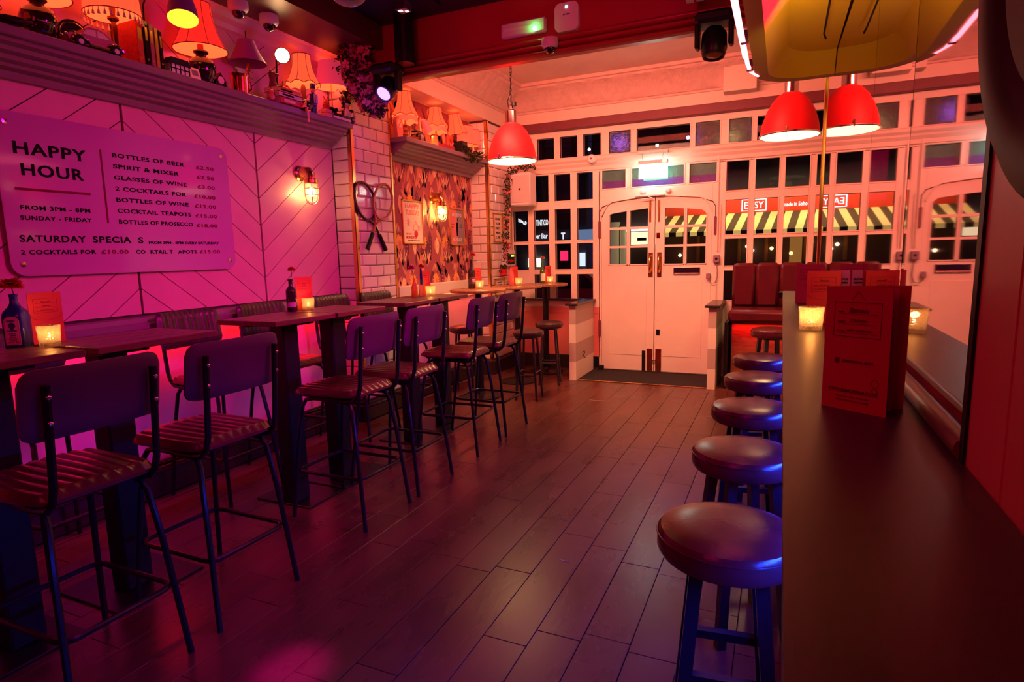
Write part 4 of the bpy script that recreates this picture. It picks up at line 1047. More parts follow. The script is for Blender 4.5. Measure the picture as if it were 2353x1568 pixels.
for a in (('£2.50', 2.863, 2.998, 2.052, .024), ('£2.50', 2.862, 2.995, 1.990, .024), ('£3.00', 2.861, 2.994, 1.928, .024), ('£10.00', 2.829, 2.992, 1.863, .024), ('£12.00', 2.827, 2.991, 1.801, .024),
          ('£15.00', 2.826, 2.990, 1.738, .024), ('£18.00', 2.825, 2.988, 1.675, .024), ('£10.00', 2.194, 2.351, 1.505, .024), ('£15.00', 2.831, 2.990, 1.502, .024)):
    bt(*a, 'inkred')
L(MB().box(bx+.006, 1.807, 1.829, bx+.0075, 2.172, 1.842), sb).build('rule_line', M['inkred'], sb, False)
L(MB().prism([(2.247, 1.68), (2.257, 1.68), (2.259, 2.088), (2.249, 2.088)], bx+.006, bx+.0075, 'yz'), sb).build('rule_line', M['inkred'], sb, False)

# bulkhead wall lamps
def wall_lamp(x, y, z, label, power):
    t = thing('wall_lamp', label, 'wall lamp', (x, y, z), 0, 'brass bulkhead wall lamps')
    MB().lathe([(.062, 0), (.062, .012), (.052, .022), (.035, .030)], axis='x', n=24).build('wall_plate', M['brass'], t)
    MB().tube([(.015, 0, 0), (.055, 0, .010), (.095, 0, .004), (.118, 0, -.022), (.122, 0, -.055)], [.036, .040, .042, .040, .036], 14).build('swan_neck', M['brass'], t)
    cx = .122
    MB().lathe([(.048, -.050), (.055, -.056), (.055, -.082), (.048, -.090)], (cx, 0, 0), 24).build('collar', M['brass'], t)
    MB().lathe([(.046, -.088), (.046, -.17), (.040, -.205), (.024, -.228), (0, -.234)], (cx, 0, 0), 24, cap=False).build('glass_jar', M['lampglass'], t)
    MB().sphere((cx, 0, -.15), .026, 14, 10, 1, 1, 1.5).build('bulb', M['bulb'], t)
    cg = MB()
    for k in range(4):
        a = k*PI/2+PI/4; c, s = math.cos(a), math.sin(a)
        cg.tube([(cx+.053*c, .053*s, -.088), (cx+.053*c, .053*s, -.18), (cx+.042*c, .042*s, -.225), (cx+.02*c, .02*s, -.246), (cx, 0, -.250)], .003, 5)
    for zz, rr_ in ((-.125, .053), (-.175, .053)): cg.tube([(cx+rr_*math.cos(q), rr_*math.sin(q), zz) for q in [2*PI*i/20 for i in range(20)]], .003, 5, closed=True)
    cg.build('cage', M['brass'], t)
    point('wall_lamp_light', (cx-.036, 0, -.15), power, (1, .50, .13), .006, t)
    return t
M['lampglass'] = thin('lamp jar glass', (1,.94,.80), .05, frost=.22)
wall_lamp(WX, 3.83, 2.13, 'brass caged bulkhead lamp lit on the chevron panelling', 3.2)
wall_lamp(AX, 5.60, 2.06, 'brass caged bulkhead lamp lit on the wallpaper', 3.6)

# tennis rackets crossed on the tiled pier
def racket(y, z, lean, x, label, mb_frame):
    t = thing('tennis_racket', label, 'tennis racket', (x, y, z), 0, 'pair of crossed vintage rackets')
    RM = Matrix.Rotation(lean, 4, 'X')
    head = [(.0, .112*math.cos(a), .43+.145*math.sin(a)) for a in [2*PI*k/30 for k in range(30)]]
    MB().tube(head, .0115, 6, closed=True).xf(RM).build('racket_head', mb_frame, t)
    st = MB()
    for k in range(-7, 8):
        u = k*.0142; hz = .145*math.sqrt(max(0, 1-(u/.112)**2)); st.tube([(0, u, .43-hz), (0, u, .43+hz)], .0009, 3)
    for k in range(-9, 10):
        u = k*.0148; hy = .112*math.sqrt(max(0, 1-(u/.145)**2)); st.tube([(0, -hy, .43+u), (0, hy, .43+u)], .0009, 3)
    so = st.xf(RM).build('strings', M['string'], t, False); so['kind'] = 'stuff'
    MB().tube([(0, -.055, .305), (0, -.018, .25), (0, 0, .20), (0, .018, .25), (0, .055, .305)], .008, 6).tube([(0, 0, .22), (0, 0, .10)], .011, 8).xf(RM).build('throat', mb_frame, t)
    MB().tube([(0, 0, .14), (0, 0, .02), (0, 0, 0)], [.0165, .0175, .019], 8).xf(RM).build('grip', M['blackmatte'], t)
    return t
M['string'] = mat('pale gut string', (.80,.70,.62), .4)
M['ash'] = mat('ash racket wood', (.45,.16,.08), .3, coat=.4)
racket(4.635, 1.515, math.radians(32), -3.345, 'rear tennis racket with dark head at upper left of the crossed pair', mat('dark racket lacquer', (.05,.012,.03), .25, coat=.4)).scale = (1, 1.16, 1.16)
racket(4.335, 1.525, math.radians(-32), -3.322, 'front tennis racket with orange edged head at upper right of the crossed pair', M['ash']).scale = (1, 1.16, 1.16)

def picture(x, y0, y1, z0, z1, label, name='framed_poster', wd=.016, paper='cream', group=None, nrm='x'):
    t = thing(name, label, 'picture', (x, (y0+y1)/2, (z0+z1)/2), 0, group)
    a, b = (y1-y0)/2, (z1-z0)/2
    MB().box(0, -a, -b, .018, -a+wd, b, .003).box(0, a-wd, -b, .018, a, b, .003).box(0, -a, b-wd, .018, a, b, .003).box(0, -a, -b, .018, a, -b+wd, .003).build('frame', M['gold'], t, False)
    MB().box(0, -a+wd*.5, -b+wd*.5, .006, a-wd*.5, b-wd*.5).build('print_sheet', M[paper], t, False)
    return t, a, b
XF = lambda y, z, h=.0066: frameM((h, y, z), (0,1,0), (0,0,1))
t, a, b = picture(AX+.001, 5.02, 5.40, 1.575, 2.01, 'gold framed poster with a teapot drawing, left of the lamp on the wallpaper')
pk = mat('pink poster ink', (.80,.25,.22), .5)
text('HAPPY', .26, .045, pk, t, XF(-.13, .135), bold=.03); text('TUESDAY', .26, .050, pk, t, XF(-.13, .070), bold=.03)
text('FREE TEAPOT', .10, .018, pk, t, XF(-.13, -.125)); text('MONDAYS', .18, .030, M['petalred'], t, XF(-.13, -.165), bold=.03); text('WWW.SIMMONSBAR.CO.UK', .22, .010, M['ink'], t, XF(-.11, -.19))
MB().tube([(.0068, .05+.045*math.cos(q), -.055+.04*math.sin(q)) for q in [2*PI*i/20 for i in range(20)]], .0018, 4, closed=True).tube([(.0068, .095, -.05), (.0068, .125, -.03), (.0068, .12, -.075), (.0068, .09, -.08)], .0018, 4).tube([(.0068, .03, -.012), (.0068, .05, .012), (.0068, .07, -.012)], .0018, 4).build('teapot_drawing', pk, t, False)
MB().lathe([(.035, .0066), (0, .0067)], (0, .05, -.115), 16, 'x').build('cup_drawing', M['petalred'], t, False)
mb = MB()
for k in range(7):
    q = 2*PI*k/7; mb.tube([(.0068, -.08, .0), (.0068, -.08+.028*math.cos(q), .0+.04*math.sin(q))], .003, 4)
mb.build('flower_drawing', pk, t, False)
t, a, b = picture(AX+.001, 5.955, 6.275, 1.565, 1.985, 'gold framed poster in pink and grey, right of the lamp on the wallpaper', paper='rosepaper')
MB().box(.0062, .0, -b+.01, .0066, a-.01, b-.01).build('grey_half', mat('slate poster half', (.30,.26,.36), .5), t, False)
text('MOJITO', .22, .045, M['cream'], t, XF(-.11, .105, .0070), bold=.03); text('MONDAY', .22, .045, M['cream'], t, XF(-.11, -.165, .0070), bold=.03)
text('ALL DAY', .06, .012, M['petalred'], t, XF(-.125, .02, .0070)); text('ONLY', .05, .012, M['petalred'], t, XF(-.125, -.01, .0070)); text('2 FOR', .06, .012, M['ink'], t, XF(.065, .02, .0070)); text('£10', .05, .012, M['ink'], t, XF(.065, -.01, .0070))
MB().prism([(-.014, -.10), (.014, -.10), (.024, .05), (-.024, .05)], .0068, .0074, 'yz').prism([(.005, .05), (.035, .09), (.012, .10)], .0068, .0074, 'yz').build('tall_glass_drawing', M['ink'], t, False)

# bay pier frames, panels and fittings
PX = -3.19
t, a, b = picture(PX, 6.60, 6.84, 1.60, 1.95, 'gold framed notice with a garland hanging over it on the tiled bay pier', group='gold framed notices on the bay pier')
for i in range(5): text(('BOOK','YOUR','PARTY','WITH','US')[i], .13, .028, M['ink'], t, XF(-.065, .09-i*.055), bold=.03)
t, a, b = picture(PX, 6.85, 7.10, 1.585, 1.955, 'gold framed text notice next to the window on the tiled bay pier', group='gold framed notices on the bay pier')
for i in range(5): text(('TEAM','BEHIND THE','BAR MAKE','DREAMS','COME TRUE')[i], .15, .022, M['ink'], t, XF(-.075, .09-i*.055), bold=.03)
for (y0, y1, z0, z1, lb) in ((6.60, 6.86, .95, 1.16, 'small gold framed certificate low on the bay pier, left one'), (6.87, 7.12, .94, 1.16, 'small gold framed certificate low on the bay pier, right one'), (6.95, 7.12, .62, .92, 'small gold framed certificate below the right one, behind the tables')):
    t, a, b = picture(PX, y0, y1, z0, z1, lb, group='gold framed notices on the bay pier')
    for i in range(4): text(('LICENCE','PREMISES','BAR','DIGEST')[i], .12, .012, M['ink'], t, XF(-.06, .05-i*.03))
t = thing('call_point', 'small red fire alarm call point above the alarm panel', 'alarm button', (PX, 7.03, 1.565))
MB().box(0, -.045, -.035, .02, .045, .035, .005).build('case', M['petalred'], t); MB().box(.02, -.02, -.015, .022, .02, .015).build('press_plate', M['white'], t, False)
t = thing('alarm_control_unit', 'white alarm control panel with black window and lit yellow display', 'alarm', (PX, 6.99, 1.40))
MB().box(0, -.17, -.10, .05, .15, .10, .008).build('case', M['white'], t); MB().box(.05, -.10, -.075, .053, .11, .055).build('dark_window', M['blackmatte'], t, False)
MB().box(.053, .0, .02, .0545, .09, .045).build('lit_display', glow('lit lcd', (.75,.9,.05), 2.2), t, False)
MB().box(.053, -.08, -.05, .0545, -.02, .03).box(.053, .0, -.05, .0545, .09, -.02).build('keypad', M['steel'], t, False)
t = thing('fire_notice', 'fire action notice sticker with blue bars on the tiles', 'sign', (-3.31, 6.507, 1.375))
MB().box(-.065, -.0015, -.075, .075, .0, .075).build('sheet', M['white'], t, False)
nb = mat('navy print', (.02,.02,.20), .5)
MB().box(-.06, -.002, .045, .07, -.0015, .062).box(-.04, -.002, .015, .07, -.0015, .032).box(-.04, -.002, -.015, .07, -.0015, .002).build('blue_bars', nb, t, False)
MB().box(-.04, -.002, -.045, .07, -.0015, -.028).box(-.06, -.002, -.07, .07, -.0015, -.052).build('red_bars', M['petalred'], t, False)
text('Fire action', .10, .012, M['white'], t, frameM((-.045, -.0022, .047), (1,0,0), (0,0,1)), bold=.02)
t = thing('wall_pot', 'small red ceramic wall pot with trailing plant on the bay pier', 'plant pot', (PX+.05, 6.76, 1.235))
MB().lathe([(.030, -.05), (.042, -.04), (.046, .03), (.050, .04), (.044, .04), (.040, .0)], n=20, cap=False).build('pot', M['petalred'], t)
MB().box(-.05, -.02, .0, -.03, .02, .03).build('bracket', M['blackmatte'], t, False)
def foliage(root, pts, rad, n, leafs, bloss, seed=1, size=.03, name='foliage', bsize=.03, nb=0):
    rr = random.Random(seed); mb = MB()
    def where():
        t_ = rr.random()*(len(pts)-1); i = min(int(t_), len(pts)-2); f = t_-i
        p = Vector(pts[i])*(1-f)+Vector(pts[i+1])*f; r_ = rad[i]*(1-f)+rad[i+1]*f
        v = Vector((rr.gauss(0,1), rr.gauss(0,1), rr.gauss(0,1))); v = v.normalized()*r_*rr.random()**.5
        return p+v
    for _ in range(n):
        p = where(); d = Vector((rr.uniform(-1,1), rr.uniform(-1,1), rr.uniform(-1.2,.4))).normalized(); u = d.orthogonal().normalized(); u.rotate(Matrix.Rotation(rr.uniform(0,6.28), 3, d)); s_ = size*rr.uniform(.7,1.3)
        mb.add([p, p+d*s_*.5+u*s_*.35, p+d*s_, p+d*s_*.5-u*s_*.35, p+d*s_*.5+u.cross(d)*s_*.1], [(0,1,4),(1,2,4),(2,3,4),(3,0,4)])
    o = mb.build(name, leafs, root, False); o['kind'] = 'stuff'
    if nb:
        mb = MB()
        for _ in range(nb):
            p = where(); ax = Vector((rr.uniform(-.2,1), rr.uniform(-1,.2), rr.uniform(-.6,.6))).normalized(); u = ax.orthogonal().normalized(); v = ax.cross(u)
            for k in range(5):
                a = 2*PI*k/5+rr.random()*.2; e = u*math.cos(a)+v*math.sin(a); g_ = u*math.cos(a+1.57)+v*math.sin(a+1.57); s_ = bsize*rr.uniform(.8,1.1)
                mb.add([p, p+e*s_*.6+g_*s_*.36+ax*s_*.2, p+e*s_+ax*s_*.1, p+e*s_*.6-g_*s_*.36+ax*s_*.2], [(0,1,2),(0,2,3)])
        o = mb.build('blossom', bloss, root, False); o['kind'] = 'stuff'
foliage(t, [(0,0,.03), (0,0,.09)], [.03, .05], 26, M['leaf'], None, 21, .05)
sp = thing('wall_speaker', 'white box loudspeaker mounted beside the left windows', 'speaker', (-2.96, 7.02, 2.235))
MB().box(-.135, -.12, -.20, .135, .10, .20, .02).build('cabinet', M['white'], sp); MB().box(-.125, -.126, -.16, .125, -.12, .165, .003).build('grille', mat('pale grille', (.70,.62,.62), .6, bump=.6, bs=220), sp, False)
MB().box(-.012, -.129, -.01, .014, -.126, .01).build('badge', M['blackmatte'], sp, False); MB().box(-.03, .10, -.05, .03, .15, .05).build('bracket', M['white'], sp, False)
gp = thing('flower_garland', 'artificial blossom garland running down the tiled bay pier behind the speaker', 'garland', (-3.085, 6.95, 2.0))
foliage(gp, [(.30,.0,.50), (.12,-.02,.50), (-.0,-.05,.46), (-.02,-.10,.2), (-.02,-.12,-.05), (-.03,-.16,-.35), (-.03,-.19,-.62)], [.04,.05,.06,.05,.04,.04,.05], 520, M['leaf'], M['petal'], 31, .032, bsize=.026, nb=44)

# hanging corner garland
hg = thing('hanging_garland', 'large artificial blossom garland hanging in the ceiling corner by the beam', 'garland', (-3.2, 4.2, 3.0))
foliage(hg, [(.10,-.05,.22), (.02,-.05,.10), (-.03,-.03,-.02), (.02,.0,-.15), (.07,.02,-.28), (.14,.06,-.36)], [.08,.13,.16,.15,.11,.05], 1500, M['leaf'], M['petal'], 41, .036, bsize=.042, nb=240)
foliage(hg, [(-.17,.0,-.18), (-.18,.04,-.30), (-.17,.06,-.44)], [.05,.05,.04], 200, M['leaf'], M['petal'], 43, .036, bsize=.03, nb=8, name='trailing_stem')

# beam fittings
em = thing('emergency_light', 'emergency exit light on the red beam with a bright green led', 'emergency light', (-1.775, 4.285, 3.07))
MB().box(-.175, -.035, -.052, .175, .012, .052, .012).build('housing', M['emglass'], em)
MB().box(-.15, -.037, -.012, .08, -.035, .01).build('printed_strip', M['white'], em, False)
MB().sphere((.095, -.040, -.022), .009, 10, 8).build('green_led', glow('green led', (.15,1,.25), 40), em)
point('green_led_light', (.095, -.06, -.022), .25, (.05, 1, .15), .01, em)
ap = thing('wifi_router', 'rounded square wireless access point on the red beam', 'router', (-1.445, 4.285, 3.09))
MB().prism(rrect(-.088, -.095, .088, .095, .04, 6), -.025, .012, 'xz').build('cover', M['white'], ap); MB().lathe([(.008, -.0275), (0, -.028)], (0, 0, .065), 12, 'y').build('status_led', glow('white led', (.7,.8,1), 12), ap)
text('aruba', .05, .010, M['steel'], ap, frameM((-.025, -.0255, .012), (1,0,0), (0,0,1)))
def dome_cam(loc, label, s=1.0):
    t = thing('dome_camera', label, 'security camera', loc, 0, 'white dome security cameras')
    MB().lathe([(.058*s, .055*s), (.060*s, .045*s), (.060*s, .010*s), (.052*s, -.004*s), (.040*s, -.010*s)], n=28).build('housing', M['white'], t)
    MB().lathe([(.040*s, -.008*s), (.037*s, -.026*s), (.024*s, -.042*s), (0, -.048*s)], n=24, cap=False).build('smoked_dome', M['porcelain'], t)
    return t
dome_cam((-1.56, 4.235, 2.90), 'white dome security camera on the moulded edge of the red beam')
dome_cam((-3.30, 3.10, 3.065), 'white dome security camera on the left bulkhead, nearer one', 1.05)
dome_cam((-3.30, 3.36, 3.065), 'white dome security camera on the left bulkhead, farther one', 1.05)
dl_ = thing('cylinder_downlight', 'black cylindrical ceiling downlight by the left end of the beam', 'downlight', (-2.725, 4.16, 3.06))
MB().lathe([(.080, -.13), (.080, .225), (0, .225)], n=28, cap=False).build('tube_body', M['black'], dl_); MB().lathe([(.080, -.13), (.070, -.13), (.064, -.10), (0, -.095)], n=28).build('reflector', M['beam'], dl_)
def moving_head(loc, label, tilt, lens):
    t = thing('moving_head_light', label, 'stage light', loc)
    MB().box(-.11, -.09, .10, .11, .09, .17, .02).build('base', M['blackmatte'], t, False)
    MB().box(-.115, -.04, -.03, -.085, .04, .12, .01).build('yoke_arm', M['blackmatte'], t); MB().box(.085, -.04, -.03, .115, .04, .12, .01).build('yoke_arm', M['blackmatte'], t)
    RM = Matrix.Rotation(tilt, 4, 'X')
    hd = MB().lathe([(.0, .09), (.05, .085), (.075, .05), (.080, -.04), (.070, -.075)], n=24).xf(RM).build('head', M['black'], t)
    MB().lathe([(.070, -.075), (.066, -.09), (.056, -.09), (.054, -.078)], n=24).xf(RM).build('lens_bezel', M['blackmatte'], t)
    MB().lathe([(.054, -.078), (.035, -.088), (0, -.093)], n=24, cap=False).xf(RM).build('lens', lens, t)
    return t
moving_head((-2.86, 4.10, 2.755), 'black moving head stage light with glowing violet lens by the garland', math.radians(-48), glow('violet lens', (.40,.18,1), 3.5))
point('violet_head_light', (-2.86, 3.98, 2.64), 1.2, (.30,.10,1), .05)
moving_head((-.44, 4.15, 2.73), 'black moving head stage light hanging from the beam near the neon', math.radians(-10), mat('dark lens', (.25,.08,.02), .15))
for k, x in enumerate((-.585, -.525, -.465)):
    t = thing('timber_batten', 'pale painted timber batten running off the beam toward us, %s of three' % ('left', 'middle', 'right')[k], 'batten', (x, 3.14, 2.99), 0, 'timber battens by the beam')
    MB().box(-.022, -1.6, -.012, .022, .99, .012, .002).build('batten', M['white'] if k < 2 else M['shelf'], t, False); MB().box(-.014, -1.6, .012, .014, .99, .295).build('hanger', M['blackmatte'], t, False)
sn = thing('sensor_box', 'small square ceiling sensor lit magenta beside the glass chandelier', 'sensor', (-2.03, 3.10, 2.86))
MB().box(-.035, -.035, -.02, .035, .035, .03, .004).build('case', M['steel'], sn, False); MB().box(-.012, -.012, .03, .012, .012, .425).build('stem', M['blackmatte'], sn, False); MB().box(-.025, -.02, -.022, .0, .0, -.02).box(.008, .0, -.022, .028, .02, -.02).build('led_pair', glow('pink leds', (1,.3,.4), 3), sn, False)
cg = thing('glass_globe_lamp', 'clear glass globe lamp at the top edge of the picture', 'lamp', (-2.06, 2.65, 2.80))
MB().sphere((0,0,0), .10, 24, 16, 1, 1, .8).build('glass_globe', M['clear'], cg); MB().tube([(0,0,.08), (0,0,.485)], .008, 8).build('stem', M['brass'], cg); MB().sphere((0, 0, .02), .028, 12, 8).build('bulb', glow('dim filament', (.9,.3,.8), 2), cg)

# over-door exit box, alarm sounder, conduit, boxes
ex = thing('exit_light_box', 'hanging exit light box glowing white with green running man panel over the doors', 'exit sign', (-1.37, 7.03, 2.35))
MB().box(-.165, -.03, .072, .165, .03, .115, .006).build('housing', M['white'], ex); MB().box(-.16, -.008, -.085, .16, .008, .072, .002).build('lit_panel', glow('lit exit panel', (.80,1,.86), 9), ex, False)
MB().box(-.105, -.0086, -.105, .165, .0086, -.085).build('green_edge', glow('green acrylic', (.05,.9,.25), 1.2), ex, False)
MB().box(.11, -.034, .085, .15, -.030, .11).build('green_lamp', glow('green indicator', (.3,1,.2), 5), ex, False)
for x in (-.12, .11): MB().tube([(x, 0, .115), (x-.006, 0, .15), (x, 0, .19)], .002, 5).build('suspension_wire', M['black'], ex)
MB().box(-.165, -.03, .19, .165, .10, .22, .004).build('mount', M['white'], ex, False)
al_ = area('exit_glow', (0,0,0), (0,0,-1), .3, 13, (.70, 1, .80), .14); al_.parent = ex; al_.location = (0, -.02, -.01); al_.rotation_euler = (math.radians(90), 0, 0)
al_ = area('exit_glow_back', (0,0,0), (0,0,-1), .3, 8, (.70, 1, .80), .14); al_.parent = ex; al_.location = (0, .02, -.01); al_.rotation_euler = (math.radians(-90), 0, 0)
t = thing('alarm_sounder', 'round white alarm sounder at the left end of the door ledge', 'alarm', (-2.10, 7.075, 2.545)); MB().lathe([(.05, .02), (.05, -.02), (.042, -.032), (0, -.034)], n=28, axis='y').build('case', M['white'], t); MB().lathe([(.012, -.036), (0, -.037)], n=12, axis='y').build('grille', M['lintel'], t)
for x in (-1.505, -1.22):
    t = thing('spot_sensor', 'small round white sensor above the %s door leaf' % ('left' if x < -1.4 else 'right'), 'sensor', (x, 7.15, 2.135)); MB().lathe([(.030, .02), (.032, -.02), (.022, -.034), (0, -.036)], n=22, axis='y').build('case', M['white'], t)
t = thing('door_closer_bar', 'white moulded bar over the left door leaf', 'door closer', (-1.55, 7.14, 2.10)); MB().box(-.05, -.02, -.02, .30, .02, .0, .004).tube([(.10, -.01, -.02), (.16, -.02, -.045), (.02, -.02, -.05)], .005, 6).build('arm', M['white'], t, False)
cd_ = thing('conduit', 'white painted conduit with switch box and looped cable right of the doors', 'conduit', (-.675, 7.15, 1.35))
MB().tube([(0, 0, .08), (0, 0, 1.18)], .008, 8).tube([(.025, 0, .08), (.03, 0, .35), (.03, 0, .60)], .005, 6).tube([(.0, 0, -.15), (.0, 0, -.49)], .005, 6).build('pipe', M['paint'], cd_)
MB().box(-.035, -.035, -.045, .035, .02, .04, .005).build('switch_box', M['shelf'], cd_); MB().lathe([(.014, -.037), (0, -.042)], axis='y', n=14).build('rocker', M['blackmatte'], cd_)
MB().tube([(.0, -.01, -.045), (.01, -.015, -.12), (.015, -.015, -.20), (-.01, -.015, -.27), (-.05, -.015, -.275), (-.085, -.015, -.24), (-.085, -.012, -.21)], .005, 6).build('looped_cable', M['shelf'], cd_)
MB().box(-.108, -.025, -.225, -.062, .015, -.165, .005).build('spur_box', M['shelf'], cd_)
MB().lathe([(.012, 1.17), (.012, 1.19)], n=12).build('end_cap', M['blackmatte'], cd_)
t = thing('wall_duct_box', 'plain boxed duct on the cornice above the right windows', 'duct', (-.475, 7.0, 3.23)); MB().box(-.165, -.0, -.13, .165, .16, .18, .004).build('box', M['paint'], t, False)
t = thing('coat_hook', 'small black coat hook on the striped divider wall', 'hook', (-2.108, 6.72, .25)); MB().tube([(0, 0, .04), (.02, 0, .05), (.02, 0, .03), (.0, 0, .0), (.025, 0, -.03), (.035, 0, -.02)], .004, 6).build('hook', M['black'], t)
t = thing('power_block', 'dark door stop bracket at the foot of the left door frame', 'door stop', (-2.01, 7.12, 0.014)); MB().box(-.03, -.02, 0, .04, .02, .05, .006).build('block', M['blackmatte'], t, False)
for (x, y, r_, l_) in ((-.891, 2.528, 0, 'curved white drinking straw scrap on the floorboards'),):
    t = thing('litter_scrap', l_, 'litter', (x, y, .0012)); MB().tube([(-.02, 0, .0015), (0, -.004, .0015), (.022, .0, .0015)], .0014, 5).build('scrap', M['white'], t)
t = thing('litter_scrap', 'torn white paper scrap on the floor between the counter stools', 'litter', (-.187, 3.737, .0012)); MB().prism([(-.02, -.01), (.0, -.014), (.022, -.004), (.02, .01), (-.006, .006), (-.022, .004)], 0, .0012).build('scrap', M['white'], t, False)
# ================================================================== THINGS ON THE MANTEL SHELVES
def shade_mat(name, col, es, hot=None):
    m = mat(name, tuple(c*.8 for c in col), .7, emit=col, es=es, bump=.1, bs=90)
    return m
M['sh_red'] = shade_mat('lit red shade', (1,.022,.014), .9)
M['sh_orange'] = shade_mat('lit orange shade', (1,.105,.035), .95)
M['sh_in'] = shade_mat('lit shade lining', (1,.15,.04), 1.3)
M['sh_pink'] = shade_mat('lit rose shade', (.95,.05,.12), .42)
M['sh_purple'] = mat('unlit mauve shade', (.45,.14,.36), .7)
M['trim_red'] = mat('dark shade braid', (.40,.02,.05), .7)
M['cream_sh'] = shade_mat('lit pale shade', (1,.12,.06), .75)
def shade(t, rt, rb, zb, zt, m, waves=0, drop=0, ribs=0, curve=1.6, c=(0,0), tilt=0, lining='sh_in', pleat=0, braid=True, name='lamp_shade'):
    n = 64; nv = 8; mb = MB()
    def P(a, v, off=0):
        w = drop*abs(math.sin(waves*a/2)) if waves else 0
        z = zb + (zt-zb)*v + w*(1-v)
        r = rt+(rb-rt)*(1-v)**curve - off
        if pleat: r *= 1+.012*math.cos(pleat*a)
        if ribs: r *= 1-.02*abs(math.cos(ribs*a/2))
        return (r*math.cos(a), r*math.sin(a), z)
    def add(mb, off):
        vs = [P(2*PI*k/n, j/nv, off) for j in range(nv+1) for k in range(n)]
        mb.add(vs, [(j*n+k, j*n+(k+1) % n, (j+1)*n+(k+1) % n, (j+1)*n+k) for j in range(nv) for k in range(n)])
    add(mb, 0); R = Matrix.Translation((c[0], c[1], 0)) @ Matrix.Translation((0,0,zt)) @ Matrix.Rotation(tilt, 4, 'X') @ Matrix.Translation((0,0,-zt))
    so = mb.xf(R).build(name, M[m], t)
    mb = MB(); add(mb, .003); mb.xf(R).build('shade_lining', M[lining], so)
    if braid:
        mb = MB()
        for v in (0, 1): mb.tube([P(2*PI*k/n, v) for k in range(n)], .0028, 5, closed=True)
        if ribs:
            for k in range(ribs): a = 2*PI*k/ribs+PI/ribs; mb.tube([P(a, j/6, -.0005) for j in range(7)], .0016, 4)
        mb.xf(R).build('braid', M['trim_red'], so)
    return so
SG = 'lamps along the mantel shelves'
def lamp(x, y, z, label): return thing('table_lamp', label, 'table lamp', (x, y, z), 0, SG)
SX, SZ = -3.435, 2.565
def lit(t, z, power, col=(1,.12,.04), x=0, y=0): return point('shade_light', (x, y, z), power*.42, col, .03, t)
vase = [(0, 0), (.045, 0), (.05, .008), (.075, .06), (.082, .10), (.07, .14), (.035, .165), (.028, .175), (.045, .19), (.045, .198), (.0, .20)]
t = lamp(SX, 1.66, SZ, 'red shaded lamp at the extreme left edge of the shelf'); MB().lathe([(r*.7, h*.5) for r, h in vase], n=24).build('base', M['porcelain'], t); shade(t, .08, .125, .08, .20, 'sh_red', curve=1); lit(t, .14, .8)
t = lamp(SX, 1.96, SZ, 'lamp with glossy black vase base and wide red shade, top left corner'); MB().lathe(vase, n=32).build('vase_base', M['porcelain'], t); shade(t, .10, .15, .21, .42, 'sh_red', curve=1.2); lit(t, .28, .8)
t = thing('glass_dish', 'dark shallow dish at the left end of the shelf', 'dish', (SX+.05, 1.80, SZ)); MB().lathe([(0, 0), (.03, 0), (.035, .012), (.085, .03), (.088, .034), (.03, .018), (0, .016)], n=28).build('dish', M['porcelain'], t)
# vintage toy car
def toy_car(loc, rz, label, body, s=1.0):
    t = thing('toy_car', label, 'toy car', loc, rz, 'vintage model cars on the shelf')
    prof_ = [(-.15,.03),(-.155,.05),(-.14,.062),(-.10,.068),(-.085,.07),(-.06,.105),(-.035,.118),(.01,.120),(.045,.112),(.08,.085),(.115,.066),(.145,.05),(.155,.03),(.13,.018),(-.13,.018)]
    MB().prism([(p[0]*s, p[1]*s) for p in prof_], -.032*s, .032*s, 'xz').build('body', body, t)
    MB().prism([(p[0]*s, p[1]*s) for p in ((-.078,.074),(-.055,.100),(-.005,.110),(-.005,.074))], -.0335*s, .0335*s, 'xz').prism([(p[0]*s, p[1]*s) for p in ((.003,.074),(.003,.110),(.038,.104),(.070,.078))], -.0335*s, .0335*s, 'xz').build('window', M['string'], t, False)
    for sx in (-.095, .098):
        for sy in (-.036, .036):
            w = MB().lathe([(.026*s, -.008*s), (.026*s, .008*s)], (sx*s, sy*s, .026*s), 20, 'y').build('wheel', M['blackmatte'], t)
            MB().lathe([(.014*s, -.0095*s), (.014*s, .0095*s)], (sx*s, sy*s, .026*s), 14, 'y').build('hub_cap', M['white'], w)
        mb = MB()
        for sy in (-.042, .042): mb.tube([((sx+.040*math.cos(q))*s, sy*s, (.022+.034*math.sin(q))*s) for q in [PI*i/10 for i in range(11)]]+[], .009*s, 6)
        mb.build('mudguard', M['porcelain'], t)
    MB().tube([(-.05*s, -.044*s, .018*s), (.055*s, -.044*s, .018*s)], .008*s, 6).tube([(-.05*s, .044*s, .018*s), (.055*s, .044*s, .018*s)], .008*s, 6).build('running_board', M['porcelain'], t)
    MB().sphere((-.158*s, -.022*s, .05*s), .010*s, 8, 6).sphere((-.158*s, .022*s, .05*s), .010*s, 8, 6).build('lamp_cluster', M['chrome'], t)
    return t
toy_car((SX+.05, 2.19, SZ), math.radians(90), 'pink and black vintage toy car facing the tasselled lamp', mat('rose car enamel', (.55,.18,.30), .2, coat=.5), .95)
t = thing('chrome_radio', 'round topped glossy vintage radio behind the toy car', 'radio', (SX-.045, 2.13, SZ)); MB().prism([(-.085, 0), (.085, 0), (.085, .06)] + [(.085*math.cos(q), .07+.085*math.sin(q)) for q in [PI*i/12 for i in range(13)]] + [(-.085, .06)], -.035, .035, 'yz').build('case', M['porcelain'], t)
MB().tube([(.037, .07*math.cos(q), .07+.07*math.sin(q)) for q in [PI*i/14 for i in range(15)]], .004, 6).lathe([(.030, .036), (0, .040)], (0, 0, .075), 20, 'x').build('chrome_trim', M['chrome'], t)
